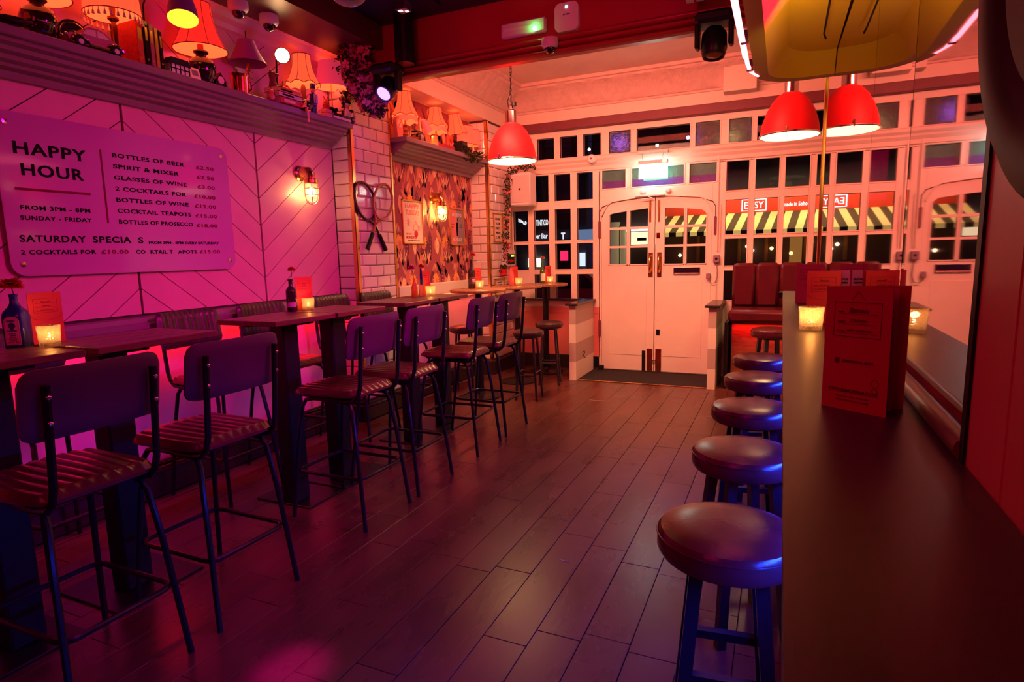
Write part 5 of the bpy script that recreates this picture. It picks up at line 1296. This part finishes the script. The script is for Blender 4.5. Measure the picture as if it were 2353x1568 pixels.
t = lamp(SX+.02, 2.33, SZ, 'column lamp with a tasselled drum shade glowing orange'); MB().lathe([(0, 0), (.045, 0), (.045, .01), (.03, .02), (.018, .035), (.014, .06), (.016, .16), (.012, .20), (.028, .215), (.028, .225), (.012, .235), (.016, .27), (.010, .30), (0, .30)], n=24).build('column_base', mat('dark bronze', (.20,.06,.03), .25, .8), t)
so = shade(t, .125, .14, .235, .42, 'sh_orange', curve=1); lit(t, .30, .8)
mb = MB()
for k in range(30):
    a = 2*PI*k/30; x, y = .141*math.cos(a), .141*math.sin(a); mb.lathe([(.002, .235), (.002, .218), (.005, .214), (.008, .196), (0, .196)], (x, y, 0), 6)
o = mb.build('tassel_fringe', M['cream'], so); 
bks = [(2.415, .034, .225, M['petalred'], 'thick red hardback, first of the upright books'), (2.455, .022, .235, M['bottledark'], 'black hardback beside the thick red one'), (2.486, .024, .225, mat('plum book', (.40,.05,.18), .4), 'plum hardback, middle of the upright books'),
       (2.515, .020, .215, mat('gold spine', (.60,.28,.06), .35), 'gold lettered hardback in the upright row'), (2.541, .018, .21, M['bottledark'], 'black hardback at the end by the lamp stem')]
def book(loc, w, d, h, m, label, group, rz=0, flat=False):
    t = thing('book', label, 'book', loc, rz, group)
    MB().box(-d/2, -w/2, 0, d/2, -w/2+.002, h).box(-d/2, w/2-.002, 0, d/2, w/2, h).box(d/2-.003, -w/2, 0, d/2, w/2, h, .001).build('cover', m, t, False)
    MB().box(-d/2+.005, -w/2+.002, .003, d/2-.003, w/2-.002, h-.004).build('pages', M['cream'], t, False)
    MB().box(d/2, -w*.3, h*.55, d/2+.0006, w*.3, h*.85).box(d/2, -w*.3, h*.1, d/2+.0006, w*.3, h*.14).build('spine_print', M['gold'], t, False)
    if flat: t.rotation_euler = (math.radians(90), 0, rz)
    return t
for y, w, h, m, lb in bks: book((SX+.03, y, SZ), w, .15, h, m, lb, 'upright books on the long mantel shelf')
# gooseneck lamp
t = lamp(SX, 2.53, SZ, 'purple gooseneck lamp with bright yellow inside of its bell shade'); MB().lathe([(.05, 0), (.05, .012), (.015, .02), (0, .02)], n=24).build('base', M['black'], t)
MB().tube([(0, 0, .015), (0, -.005, .2), (.0, .0, .36), (.05, .01, .45), (.13, .04, .49), (.205, .075, .46)], .005, 8).build('gooseneck', M['black'], t)
mb = MB().lathe([(.012, .14), (.035, .132), (.060, .08), (.076, .02), (.082, -.045)], n=32, cap=False).xf(Matrix.Translation((.215, .085, .315)) @ Matrix.Rotation(math.radians(-14), 4, 'Y') @ Matrix.Rotation(math.radians(-12), 4, 'X')); so = mb.build('bell_shade', mat('violet enamel', (.32,.10,.50), .3), t)
M['yl'] = shade_mat('lit yellow lining', (1,.55,.03), 1.6)
MB().lathe([(.010, .13), (.058, .078), (.074, .02), (.080, -.044)], n=32, cap=False).lathe([(.02, .03), (0, .0)], n=12).xf(Matrix.Translation((.215, .085, .315)) @ Matrix.Rotation(math.radians(-14), 4, 'Y') @ Matrix.Rotation(math.radians(-12), 4, 'X')).build('shade_lining', M['yl'], so)
point('gooseneck_light', (.215, .085, .30), .2, (1,.55,.15), .02, t)
t = lamp(SX+.03, 2.87, SZ, 'large red panelled shade on a round black vase, centre of the shelf'); MB().lathe(vase, n=32).build('vase_base', M['porcelain'], t); MB().lathe([(.018, .198), (.018, .24)], n=12).build('socket', M['trim_red'], t)
shade(t, .08, .160, .205, .48, 'sh_red', curve=2.0, ribs=8); lit(t, .28, 1.0)
t = thing('model_house', 'small black and white half-timbered model house', 'ornament', (SX+.07, 2.66, SZ)); MB().box(-.025, -.065, 0, .025, .065, .055).build('walls', M['white'], t, False)
MB().prism([(-.072, .052), (.072, .052), (.055, .088), (-.055, .088)], -.03, .03, 'yz').build('roof', M['blackmatte'], t, False)
mb = MB()
for y in (-.06, -.03, 0, .03, .06): mb.box(.025, y-.003, 0, .028, y+.003, .055)
mb.box(.025, -.065, .025, .028, .065, .031).build('timbers', M['ink'], t, False)
t = thing('photo_card', 'small leaning photo card in front of the black vase', 'card', (SX+.09, 2.77, SZ)); MB().box(-.002, -.035, 0, .002, .035, .07).xf(Matrix.Rotation(-.25, 4, 'Y')).build('card', M['cream'], t, False); MB().box(.0022, -.022, .02, .0028, .022, .055).xf(Matrix.Rotation(-.25, 4, 'Y')).build('photo', M['shelf'], t, False)
t = thing('small_clock', 'small dark mantel clock right of the black vase', 'clock', (SX+.03, 2.99, SZ)); MB().prism([(-.04, 0), (.04, 0), (.04, .05), (.0, .10), (-.04, .05)], -.02, .02, 'yz').build('case', M['porcelain'], t); MB().lathe([(.024, .021), (0, .022)], (0, 0, .052), 18, 'x').build('dial', M['cream'], t)
t = thing('copper_tankard', 'polished copper tankard on the shelf', 'tankard', (SX+.05, 3.14, SZ)); MB().lathe([(0, 0), (.052, 0), (.054, .006), (.058, .10), (.064, .115), (.066, .12), (.060, .12), (.054, .10), (.050, .012), (0, .01)], n=32, cap=False).build('cup', M['copper'], t)
MB().tube([(0, .058, .10), (0, .092, .095), (0, .098, .05), (0, .056, .025)], .005, 6).build('handle', M['copper'], t)
t = lamp(SX, 3.27, SZ, 'unlit mauve shade on a thin brass stick lamp'); MB().lathe([(0, 0), (.04, 0), (.04, .008), (.01, .02), (.008, .10), (.014, .14), (.008, .18), (.018, .19), (.018, .235), (0, .24)], n=20).build('stick_base', M['brass'], t)
mb = MB(); [mb.tube([(0, 0, .05+.045*k), (.0, .025+.004*k, .05+.045*k), (0, .03+.004*k, .062+.045*k)], .002, 5) for k in range(4)]; mb.build('brass_arm', M['brass'], t)
shade(t, .055, .125, .235, .385, 'sh_purple', curve=1.3, lining='sh_purple', braid=False); MB().tube([(0,0,.37), (0,0,.45)], .003, 5).build('finial', M['black'], t)
t = lamp(SX+.02, 3.56, SZ, 'clip spotlight with a dazzling white face aimed at us'); MB().lathe([(.045, 0), (.045, .01), (0, .012)], n=20).tube([(0, 0, .01), (-.02, -.03, .18), (-.01, -.03, .33), (.01, .0, .37)], .006, 6).build('stand', M['black'], t)
dv = Vector((3.4, -3.6, -1.4)).normalized(); Rq = dv.to_track_quat('Z', 'Y').to_matrix().to_4x4()
TM = Matrix.Translation((.05, -.03, .35)) @ Rq @ Matrix.Scale(.82, 4)
so = MB().lathe([(.02, -.09), (.05, -.07), (.062, -.02), (.066, .01), (.062, .012)], n=28, cap=True).xf(TM).build('spot_head', M['black'], t); MB().lathe([(.060, .0125), (0, .016)], n=28, cap=False).xf(TM).build('lit_face', glow('spot face', (1,.75,.38), 22), so)
q_ = spot('shelf_spot_light', (0,0,0), (0,0,-1), 2.5, (1,.35,.10), 2.6, .6, .05); q_.parent = t; q_.location = (.075, -.055, .34); q_.rotation_euler = dv.to_track_quat('-Z', 'Y').to_euler()
def figure(loc, label, parts, cat='figurine', name='figurine', rz=0):
    t = thing(name, label, cat, loc, rz)
    for nm, mb, m in parts: mb.build(nm, m, t)
    return t
brown = mat('brown resin', (.28,.10,.05), .35); 
figure((SX+.05, 3.44, SZ), 'upright brown animal figurine holding a little stick', [('body', MB().lathe([(0, 0), (.034, 0), (.040, .05), (.030, .12), (.022, .16), (.026, .19), (.024, .21), (0, .225)], n=18), brown), ('muzzle', MB().sphere((.024, .012, .195), .016, 10, 8, 1.4, 1, .7), brown),
    ('ears', MB().sphere((0, -.016, .222), .009, 8, 6).sphere((0, .016, .222), .009, 8, 6), brown), ('arms', MB().tube([(.02, -.02, .14), (.045, -.012, .11), (.05, .01, .12)], .007, 6).tube([(.02, .02, .14), (.045, .03, .115)], .007, 6), brown), ('stick', MB().tube([(.05, .02, .07), (.05, .045, .16)], .003, 5), M['brass'])])
figure((SX+.095, 3.37, SZ), 'tiny pale pink pig figurine at the shelf edge', [('body', MB().sphere((0, 0, .028), .024, 14, 10, .9, 1, .9), M['petalsalmon']), ('head', MB().sphere((.0, 0, .060), .018, 12, 8), M['petalsalmon']), ('snout', MB().lathe([(.007, .0), (.007, .022), (0, .023)], (0, 0, .057), 10, 'x'), M['petalsalmon']), ('ears', MB().sphere((0, -.012, .078), .006, 8, 6).sphere((0, .012, .078), .006, 8, 6), M['petalsalmon'])])
for k, (h_, m_, lb) in enumerate(((.045, M['petalred'], 'red hardback at the bottom of the flat book pile'), (.032, M['string'], 'pale spined book in the middle of the flat pile'), (.030, mat('orange book', (.85,.38,.08), .45), 'orange book on top of the flat pile'))):
    z_ = SZ+sum((.045, .032, .030)[:k]); t = thing('book', lb, 'book', (SX+.055, 3.545-.012*k, z_), 0, 'flat pile of books on the long shelf')
    MB().box(-.065, -.115, 0, .065, .115, .003).box(-.065, -.115, h_-.003, .065, .115, h_).box(.062, -.115, 0, .065, .115, h_).build('cover', m_, t, False); MB().box(-.062, -.112, .003, .062, .112, h_-.003).build('pages', M['cream'], t, False)
    MB().box(.065, -.08, h_*.3, .0656, .03, h_*.7).build('spine_print', M['ink'] if k else M['cream'], t, False)
t = lamp(SX, 3.80, SZ, 'orange bell shade with scalloped hem on the long shelf'); MB().lathe([(0, 0), (.05, 0), (.05, .01), (.02, .03), (.025, .08), (.018, .14), (.022, .19), (.012, .22), (0, .22)], n=20).build('turned_base', brown, t)
shade(t, .070, .132, .205, .435, 'sh_orange', waves=8, drop=.020, ribs=8, curve=2.4); lit(t, .28, 1.1, (1,.30,.08))
t = thing('picture_book', 'red illustrated book standing against the wall behind the orange lamp', 'book', (SX-.10, 3.72, SZ)); MB().box(-.008, -.075, 0, .008, .075, .19).build('cover', M['trim_red'], t, False); MB().box(.008, -.065, .02, .009, .065, .17).build('picture', M['copper'], t, False)
blue = mat('dark blue resin', (.03,.03,.16), .25, coat=.5)
figure((SX+.09, 3.80, SZ), 'tall striped soldier figurine in blue and white', [('legs', MB().lathe([(.016, 0), (.014, .06)], (0, -.012, 0), 10).lathe([(.016, 0), (.014, .06)], (0, .012, 0), 10), blue), ('coat', MB().lathe([(.028, .055), (.030, .08), (.024, .14), (.012, .15)], n=16), blue), ('stripes', MB().box(.022, -.018, .07, .031, -.012, .135).box(.022, -.003, .07, .031, .003, .135).box(.022, .012, .07, .031, .018, .135), M['white']), ('head', MB().sphere((0, 0, .168), .019, 12, 8), M['petalsalmon']), ('hat', MB().lathe([(.021, .178), (.021, .215), (0, .218)], n=14), blue)])
figure((SX+.10, 3.70, SZ), 'black and orange bird ornament hanging over the shelf edge', [('body', MB().sphere((0, .02, .045), .045, 16, 10, .7, 1.2, .8), M['porcelain']), ('beak', MB().prism([(-.075, .005), (-.02, .06), (-.03, -.02), (.0, .02)], .018, .034, 'yz'), mat('orange beak', (.95,.35,.06), .4)), ('eye', MB().sphere((.034, .0, .065), .008, 8, 6), M['white']), ('tag', MB().box(.030, -.02, -.09, .031, .0, -.01), M['petalsalmon'])], rz=0)
figure((SX+.075, 3.96, SZ), 'orange and black robot like figurine on a red striped block', [('block', MB().box(-.03, -.035, 0, .03, .035, .03, .004).box(-.03, -.035, .033, .03, .035, .06, .004), M['petalsalmon']), ('body', MB().box(-.02, -.025, .062, .02, .025, .105, .008), M['petalred']), ('head', MB().box(-.018, -.02, .107, .018, .02, .14, .008), mat('orange resin', (.9,.3,.06), .4)), ('horns', MB().tube([(0, -.015, .138), (0, -.022, .16)], .004, 6).tube([(0, .015, .138), (0, .022, .16)], .004, 6), M['petalred'])])
figure((SX+.07, 4.035, SZ+.045), 'black camera standing on the end pile of books', [('body', MB().box(-.022, -.035, 0, .022, .035, .045, .005), M['blackmatte']), ('lens', MB().lathe([(.017, .022), (.016, .048), (.010, .050), (.010, .044), (0, .044)], (0, 0, .022), 18, 'x', cap=False), M['black'])], 'camera', 'camera')
for k, (h_, m_, lb) in enumerate(((.022, M['string'], 'pale book at the bottom of the end pile'), (.020, M['bottledark'], 'black book on top of the end pile, under the camera'))):
    t = thing('book', lb, 'book', (SX+.06, 4.10, SZ+(.0225*k)), 0, 'end pile of books by the pleated lamp'); MB().box(-.06, -.105, 0, .06, .105, .002).box(-.06, -.105, h_-.002, .06, .105, h_).box(.058, -.105, 0, .06, .105, h_).build('cover', m_, t, False); MB().box(-.057, -.10, .002, .057, .10, h_-.002).build('pages', M['cream'], t, False)
t = lamp(SX-.005, 4.13, SZ, 'pleated rose shade on a thin stem at the right end of the long shelf')
t.location.y = 4.13; t.location.x = -3.44
MB().lathe([(0, .044), (.035, .044), (.035, .052), (.005, .056), (.004, .31), (0, .31)], n=16).build('stem_base', M['brass'], t); shade(t, .085, .125, .275, .475, 'sh_pink', curve=1, pleat=40, braid=False); lit(t, .34, 1.2, (1,.20,.10))
figure((SX+.075, 4.215, SZ), 'small white clad standing figurine at the end of the shelf', [('robe', MB().lathe([(0, 0), (.028, 0), (.024, .06), (.018, .11), (.010, .12)], n=16), M['string']), ('head', MB().sphere((0, 0, .136), .016, 12, 8), M['petalsalmon']), ('cap', MB().lathe([(.018, .142), (.016, .158), (0, .162)], n=12), M['white']), ('arms', MB().tube([(0, -.02, .10), (.02, -.03, .07), (.03, -.01, .065)], .007, 6).tube([(0, .02, .10), (.02, .03, .07), (.03, .01, .065)], .007, 6), M['string'])])

# short shelf in the alcove
AXs, AZ = -3.30, 2.55
def fringe_lamp(y, label, basem, h=.43, tilt=0, x=AXs, base=True, rb=.128):
    t = lamp(x, y, AZ, label)
    if base: MB().lathe([(0, 0), (.042, 0), (.042, .008), (.02, .02), (.028, .045), (.012, .065), (.022, .085), (.010, .11), (.018, .13), (.008, .15), (.006, .27), (0, .27)], n=20).build('turned_base', basem, t)
    shade(t, .062, rb, .20, h, 'sh_orange', waves=7, drop=.018, ribs=7, curve=2.3, tilt=tilt)
    shade(t, rb*.86, rb*.93, .145, .205, 'cream_sh', waves=7, drop=.020, curve=1, name='lower_frill', tilt=0, braid=False) if not tilt else None
    lit(t, .26, 1.2, (1,.24,.07)); return t
fringe_lamp(4.985, 'scalloped two tier lamp at the left end of the alcove shelf', brown)
fringe_lamp(5.54, 'scalloped two tier lamp in the middle of the alcove shelf', brown, .40)
fringe_lamp(5.93, 'tilted scalloped lamp shade right of the middle lamp', M['black'], .42, math.radians(16), rb=.115)
t = thing('oval_clock', 'cream shaped mantel clock with dark hands by the tiled pier', 'clock', (-3.31, 4.875, AZ)); MB().prism([(p[0], p[1]) for p in ([(-.035, 0), (.035, 0), (.045, .06)] + [(.052*math.cos(q), .13+.06*math.sin(q)) for q in [PI*i/12 for i in range(13)]] + [(-.045, .06)])], -.02, .02, 'yz').build('case', M['petalsalmon'], t)
MB().lathe([(.036, .021), (0, .022)], (0, 0, .125), 24, 'x').build('dial', M['cream'], t); MB().tube([(.024, 0, .125), (.024, .016, .142)], .0015, 4).tube([(.024, 0, .125), (.024, -.02, .10)], .0015, 4).build('hands', M['ink'], t, False)
t = thing('telephone', 'black vintage rotary telephone on the alcove shelf', 'telephone', (-3.275, 5.15, AZ)); MB().prism([(-.065, 0), (.065, 0), (.055, .05), (.03, .075), (-.03, .075), (-.055, .05)], -.05, .05, 'yz').build('body', M['porcelain'], t)
MB().tube([(.0, -.075, .085), (.0, -.07, .10), (.0, .07, .10), (0, .075, .085)], [.018, .013, .013, .018], 10).build('handset', M['porcelain'], t); MB().lathe([(.032, .051), (.028, .058), (0, .058)], (0, 0, .035), 20, 'x').build('dial', M['chrome'], t)
t = lamp(-3.29, 5.30, AZ, 'pink angled desk lamp with a yellow bulb showing'); MB().lathe([(.04, 0), (.04, .012), (0, .015)], n=18).tube([(0, 0, .01), (0, -.04, .07), (0, -.02, .15), (0, .0, .19)], .007, 8).build('curved_arm', M['petalsalmon'], t)
TM = Matrix.Translation((.01, .01, .175)) @ Matrix.Rotation(math.radians(40), 4, 'X'); so = MB().lathe([(.018, .075), (.03, .06), (.05, -.03), (.055, -.05)], n=24, cap=False).xf(TM).build('cone_shade', mat('rose enamel', (.85,.35,.40), .35), t)
MB().sphere((0, 0, -.045), .022, 12, 8).xf(TM).build('bulb', glow('amber bulb', (1,.55,.04), 8), so); point('desk_lamp_light', (.03, .06, .10), .7, (1,.55,.10), .02, t)
t = thing('stacked_cups', 'small stack of orange banded tins on the alcove shelf', 'tins', (-3.235, 5.40, AZ)); 
for k in range(3): MB().lathe([(.036-.003*k, .032*k), (.036-.003*k, .032*k+.029), (0, .032*k+.03)], n=20).build('tin', mat('banded tin %d' % k, (.9,.45-.1*k,.12), .35), t)
for k, (y, lb) in enumerate(((5.62, 'dark red flat book under the middle scalloped lamp'),)):
    t = thing('book', lb, 'book', (-3.245, y, AZ)); MB().box(-.05, -.11, 0, .05, .11, .035, .002).build('cover', M['trim_red'], t, False)
t = thing('black_box', 'upright black box on the alcove shelf in front of the tilted lamp', 'box', (-3.245, 5.985, AZ)); MB().box(-.04, -.06, 0, .04, .06, .13, .004).build('case', M['blackmatte'], t, False); MB().box(.04, -.05, .09, .041, .05, .12).build('label_strip', M['steel'], t, False)
t = lamp(-3.29, 6.15, AZ, 'small plain drum shade lamp on the alcove shelf'); MB().lathe([(0, 0), (.035, 0), (.035, .008), (.012, .02), (.012, .13), (0, .14)], n=18).build('base', M['cream'], t); shade(t, .085, .092, .13, .32, 'cream_sh', curve=1); lit(t, .22, 1.3, (1,.24,.07))
t = lamp(-3.31, 6.38, AZ, 'pale drum shade lamp in the right corner of the alcove'); MB().lathe([(0, 0), (.035, 0), (.035, .008), (.012, .02), (.012, .13), (0, .14)], n=18).build('base', M['cream'], t); shade(t, .075, .085, .15, .32, 'cream_sh', curve=1)
t = thing('trailing_plant', 'dark trailing greenery draped along the right half of the alcove shelf', 'plant', (-3.22, 6.1, AZ))
foliage(t, [(0,-.18,.03), (.015,-.05,.0), (.03,.05,-.03), (.01,.15,.03), (-.02,.30,.03)], [.05,.05,.05,.05,.04], 260, M['leaf'], None, 51, .045)

# ================================================================== STREET OUTSIDE
st_ = thing('shopfront', 'red fronted shop with a lit black and cream striped awning across the street', 'shop', (0, 13, 0))
def S_(mb, nm, m, sm=False): return L(mb, st_).build(nm, m, st_, sm)
S_(MB().box(-2.35, 13.0, 2.12, 2.6, 13.2, 2.62), 'fascia', mat('lit red fascia', (.80,.06,.03), .5)); S_(MB().box(-2.35, 13.0, 2.62, 2.6, 13.3, 7.5), 'upper_wall', mat('night brick', (.018,.012,.030), .8, var=.3, vs=3))
S_(MB().box(-2.35, 13.1, 0, 2.6, 13.2, 2.12), 'shop_window_wall', mat('dim shop front', (.12,.05,.04), .4))
aw1 = mat('glowing cream awning canvas', (.85,.62,.28), .7, emit=(1,.62,.16), es=.55); aw2 = mat('black awning canvas', (.11,.08,.05), .7)  # cream stripes glow to imitate lamp light on the canvas
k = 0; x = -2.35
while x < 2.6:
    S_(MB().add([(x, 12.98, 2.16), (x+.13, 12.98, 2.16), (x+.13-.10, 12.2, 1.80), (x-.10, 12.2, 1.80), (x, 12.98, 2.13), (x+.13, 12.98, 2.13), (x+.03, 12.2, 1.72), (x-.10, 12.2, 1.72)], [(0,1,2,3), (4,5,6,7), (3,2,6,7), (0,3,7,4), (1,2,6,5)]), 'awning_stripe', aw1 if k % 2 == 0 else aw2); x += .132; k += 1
wh = glow('lit sign letters', (1,.85,.75), 2.0)
text('EASY', .36, .13, wh, st_, frameM((-.73, -.01, 2.24), (1,0,0), (0,0,1)), bold=.01); 
S_(MB().box(-.78, 12.985, 2.19, -.76, 13, 2.42).box(-.34, 12.985, 2.19, -.32, 13, 2.42).box(-.78, 12.985, 2.19, -.32, 13, 2.205).box(-.78, 12.985, 2.405, -.32, 13, 2.42), 'sign_border', wh)
text('made in Soho', .42, .08, wh, st_, frameM((-.02, -.01, 2.25), (1,0,0), (0,0,1))); text('Cocktails', .45, .09, wh, st_, frameM((1.45, -.01, 2.25), (1,0,0), (0,0,1)))
for x in (-1.9, -.2, 1.3): S_(MB().lathe([(.02, 2.60), (.03, 2.52), (.12, 2.44), (.13, 2.40)], (x, 12.6, 0), 18).tube([(x, 12.6, 2.6), (x, 13.0, 2.66)], .015, 6), 'swan_lamp', M['blackmatte'], True)
for x in (-1.6, -.8, -.3, .4, 1.0, 1.7): S_(MB().box(x-.03, 13.02, 1.2, x+.03, 13.1, 2.1), 'window_post', mat('shop post %d' % int(x*10), (.35,.12,.04), .5))
for x, z, c in ((-.65, 1.50, (1,.7,.3)), (-.55, 1.42, (1,.8,.45)), (-.2, 1.45, (1,.5,.15)), (.15, 1.35, (1,.4,.1)), (.5, 1.55, (1,.6,.2)), (-1.95, 1.35, (1,.6,.3)), (1.2, 1.5, (1,.6,.2))): S_(MB().sphere((x, 12.95, z), .035, 10, 8), 'shop_light', glow('shop light %.2f' % x, c, 5), True)
S_(MB().box(.12, 13.0, 1.1, .34, 13.09, 1.72), 'lit_doorway', glow('amber doorway', (.55,.20,.04), .5))
area('shop_awning_light', (-.2, 12.35, 2.72), (-.2, 12.75, 1.9), 4.2, 40, (1,.62,.25), .3)
b2 = thing('corner_bar_front', 'cream lit corner shop front with glowing white window seen through the left door leaf', 'shop', (-3.1, 13.5, 0))
def S2(mb, nm, m, sm=False): return L(mb, b2).build(nm, m, b2, sm)
S2(MB().box(-4.0, 13.5, 0, -2.4, 13.7, 7), 'wall', mat('dark corner wall', (.09,.05,.06), .7)); S2(MB().box(-3.15, 13.44, 1.60, -2.45, 13.5, 1.88), 'lit_fanlight', glow('cream window light', (1,.80,.40), 1.6)); S2(MB().box(-2.95, 13.42, 1.68, -2.75, 13.44, 1.75), 'hanging_sign', M['ink']); S2(MB().box(-3.2, 13.40, 1.90, -2.4, 13.48, 1.95), 'light_tube', glow('tube', (1,.9,.7), 3))
S2(MB().lathe([(.09, 0), (.09, 2.0), (.12, 2.1)], (-3.42, 13.3, 0), 16).lathe([(.07, 0), (.07, 2.0)], (-3.25, 13.35, 0), 16), 'column', mat('lit cream column', (.75,.65,.45), .5, emit=(1,.8,.4), es=.12), True)
b3 = thing('tattoo_shop_front', 'dark shopfront with white lettering and winged emblem beyond the left windows', 'shop', (-5.2, 13, 0))
def S3(mb, nm, m, sm=False): return L(mb, b3).build(nm, m, b3, sm)
S3(MB().box(-9.5, 13.1, 0, -4.02, 13.3, 7), 'wall', mat('slate shop wall', (.07,.06,.10), .6, var=.2)); S3(MB().box(-6.6, 13.0, 1.98, -4.2, 13.1, 2.34), 'fascia', mat('dark fascia', (.03,.03,.04), .4))
wb = glow('white shop letters', (.85,.82,.85), 1.1)
F3 = lambda x, z: frameM((x-b3.location.x, -.012, z), (1,0,0), (0,0,1))
text('TINTICO', .30, .13, wb, b3, F3(-5.185, 2.085), bold=.03); text('er Bar', .28, .12, wb, b3, F3(-5.18, 1.79), bold=.03); text('AL', .30, .17, wb, b3, F3(-4.16, 1.75), bold=.04); text('T', .10, .15, wb, b3, F3(-4.58, 1.76), bold=.04)
mb = MB().tube([(-5.50, 12.985, 2.17), (-5.48, 12.985, 2.14), (-5.44, 12.985, 2.13), (-5.42, 12.985, 2.16), (-5.45, 12.985, 2.19)], .018, 5)
for q in range(4): mb.tube([(-5.5, 12.985, 2.16+.012*q), (-5.62, 12.985, 2.20+.022*q)], .008, 4)
S3(mb, 'winged_emblem', wb); S3(MB().box(-4.22, 12.98, 1.70, -3.80, 13.0, 1.96), 'lit_panel', glow('dim blue panel', (.25,.35,.6), .5))
S3(MB().box(-5.4, 13.0, 1.15, -5.1, 13.05, 1.35), 'shop_window_glow', glow('window light', (1,.85,.5), 2.5)); S3(MB().box(-4.60, 12.98, 1.28, -4.42, 13.0, 1.50), 'red_sign', glow('red sign', (1,.02,.10), 1.4)); S3(MB().box(-4.9, 13.0, .55, -4.35, 13.05, 1.65), 'dark_window', M['black']); S3(MB().box(-4.15, 13.0, 1.15, -4.03, 13.05, 1.45), 'lit_poster', glow('blue white poster', (.7,.8,1), 1.2))
for x in (-6.3, -5.7, -5.0, -4.3): S3(MB().box(x-.02, 13.02, 2.4, x+.02, 13.1, 5), 'cladding_rib', M['blackmatte'])
ca = thing('parked_car', 'red parked car seen low through the lower left windows', 'car', (-4.1, 11.6, -.05))
carm = mat('red car paint', (.35,.02,.03), .2, coat=.6)
MB().prism([(-.9,.25),(-.95,.6),(-.8,.72),(-.35,.80),(.0,1.12),(.75,1.15),(1.15,.85),(1.7,.78),(1.8,.6),(1.8,.25)], -.8, .7, 'xz').build('body', carm, ca); MB().prism([(-.25,.82),(.03,1.07),(.72,1.10),(1.02,.84)], -.81, .71, 'xz').build('window', M['black'], ca, False)
for x in (-.45, 1.25):
    for y in (-.8, .6): MB().lathe([(.28, 0), (.28, .18)], (x, y, .28), 24, 'y').build('wheel', M['blackmatte'], ca)
MB().box(-.93, -.6, .55, -.90, -.35, .68).build('headlamp', M['white'], ca)

# strings of festoon beads: made-up light dots, added for glints in the obscured glass
for k, (y, z0_, col, nm, n) in enumerate(((9.2, 3.10, (.45,.15,1), 'violet', 8), (10.4, 3.22, (1,.70,.25), 'warm white', 7))):
    t = thing('glint_string', '%s festoon bulbs strung across the dark street outside' % nm, 'added light dots', (-.8, y, z0_), 0)
    pts = [(-3.6+7.2*i/24, 0, .12*((i/12-1)**2)) for i in range(25)]; MB().tube(pts, .006, 4).build('cable', M['blackmatte'], t)
    gm = glow('%s festoon' % nm, col, 14)
    for i in range(n): x = -3.5+7.0*i/(n-1); o_ = MB().sphere((x, 0, .12*((x/3.6)**2)-.05), .026, 8, 6).build('glint_bead', gm, t)
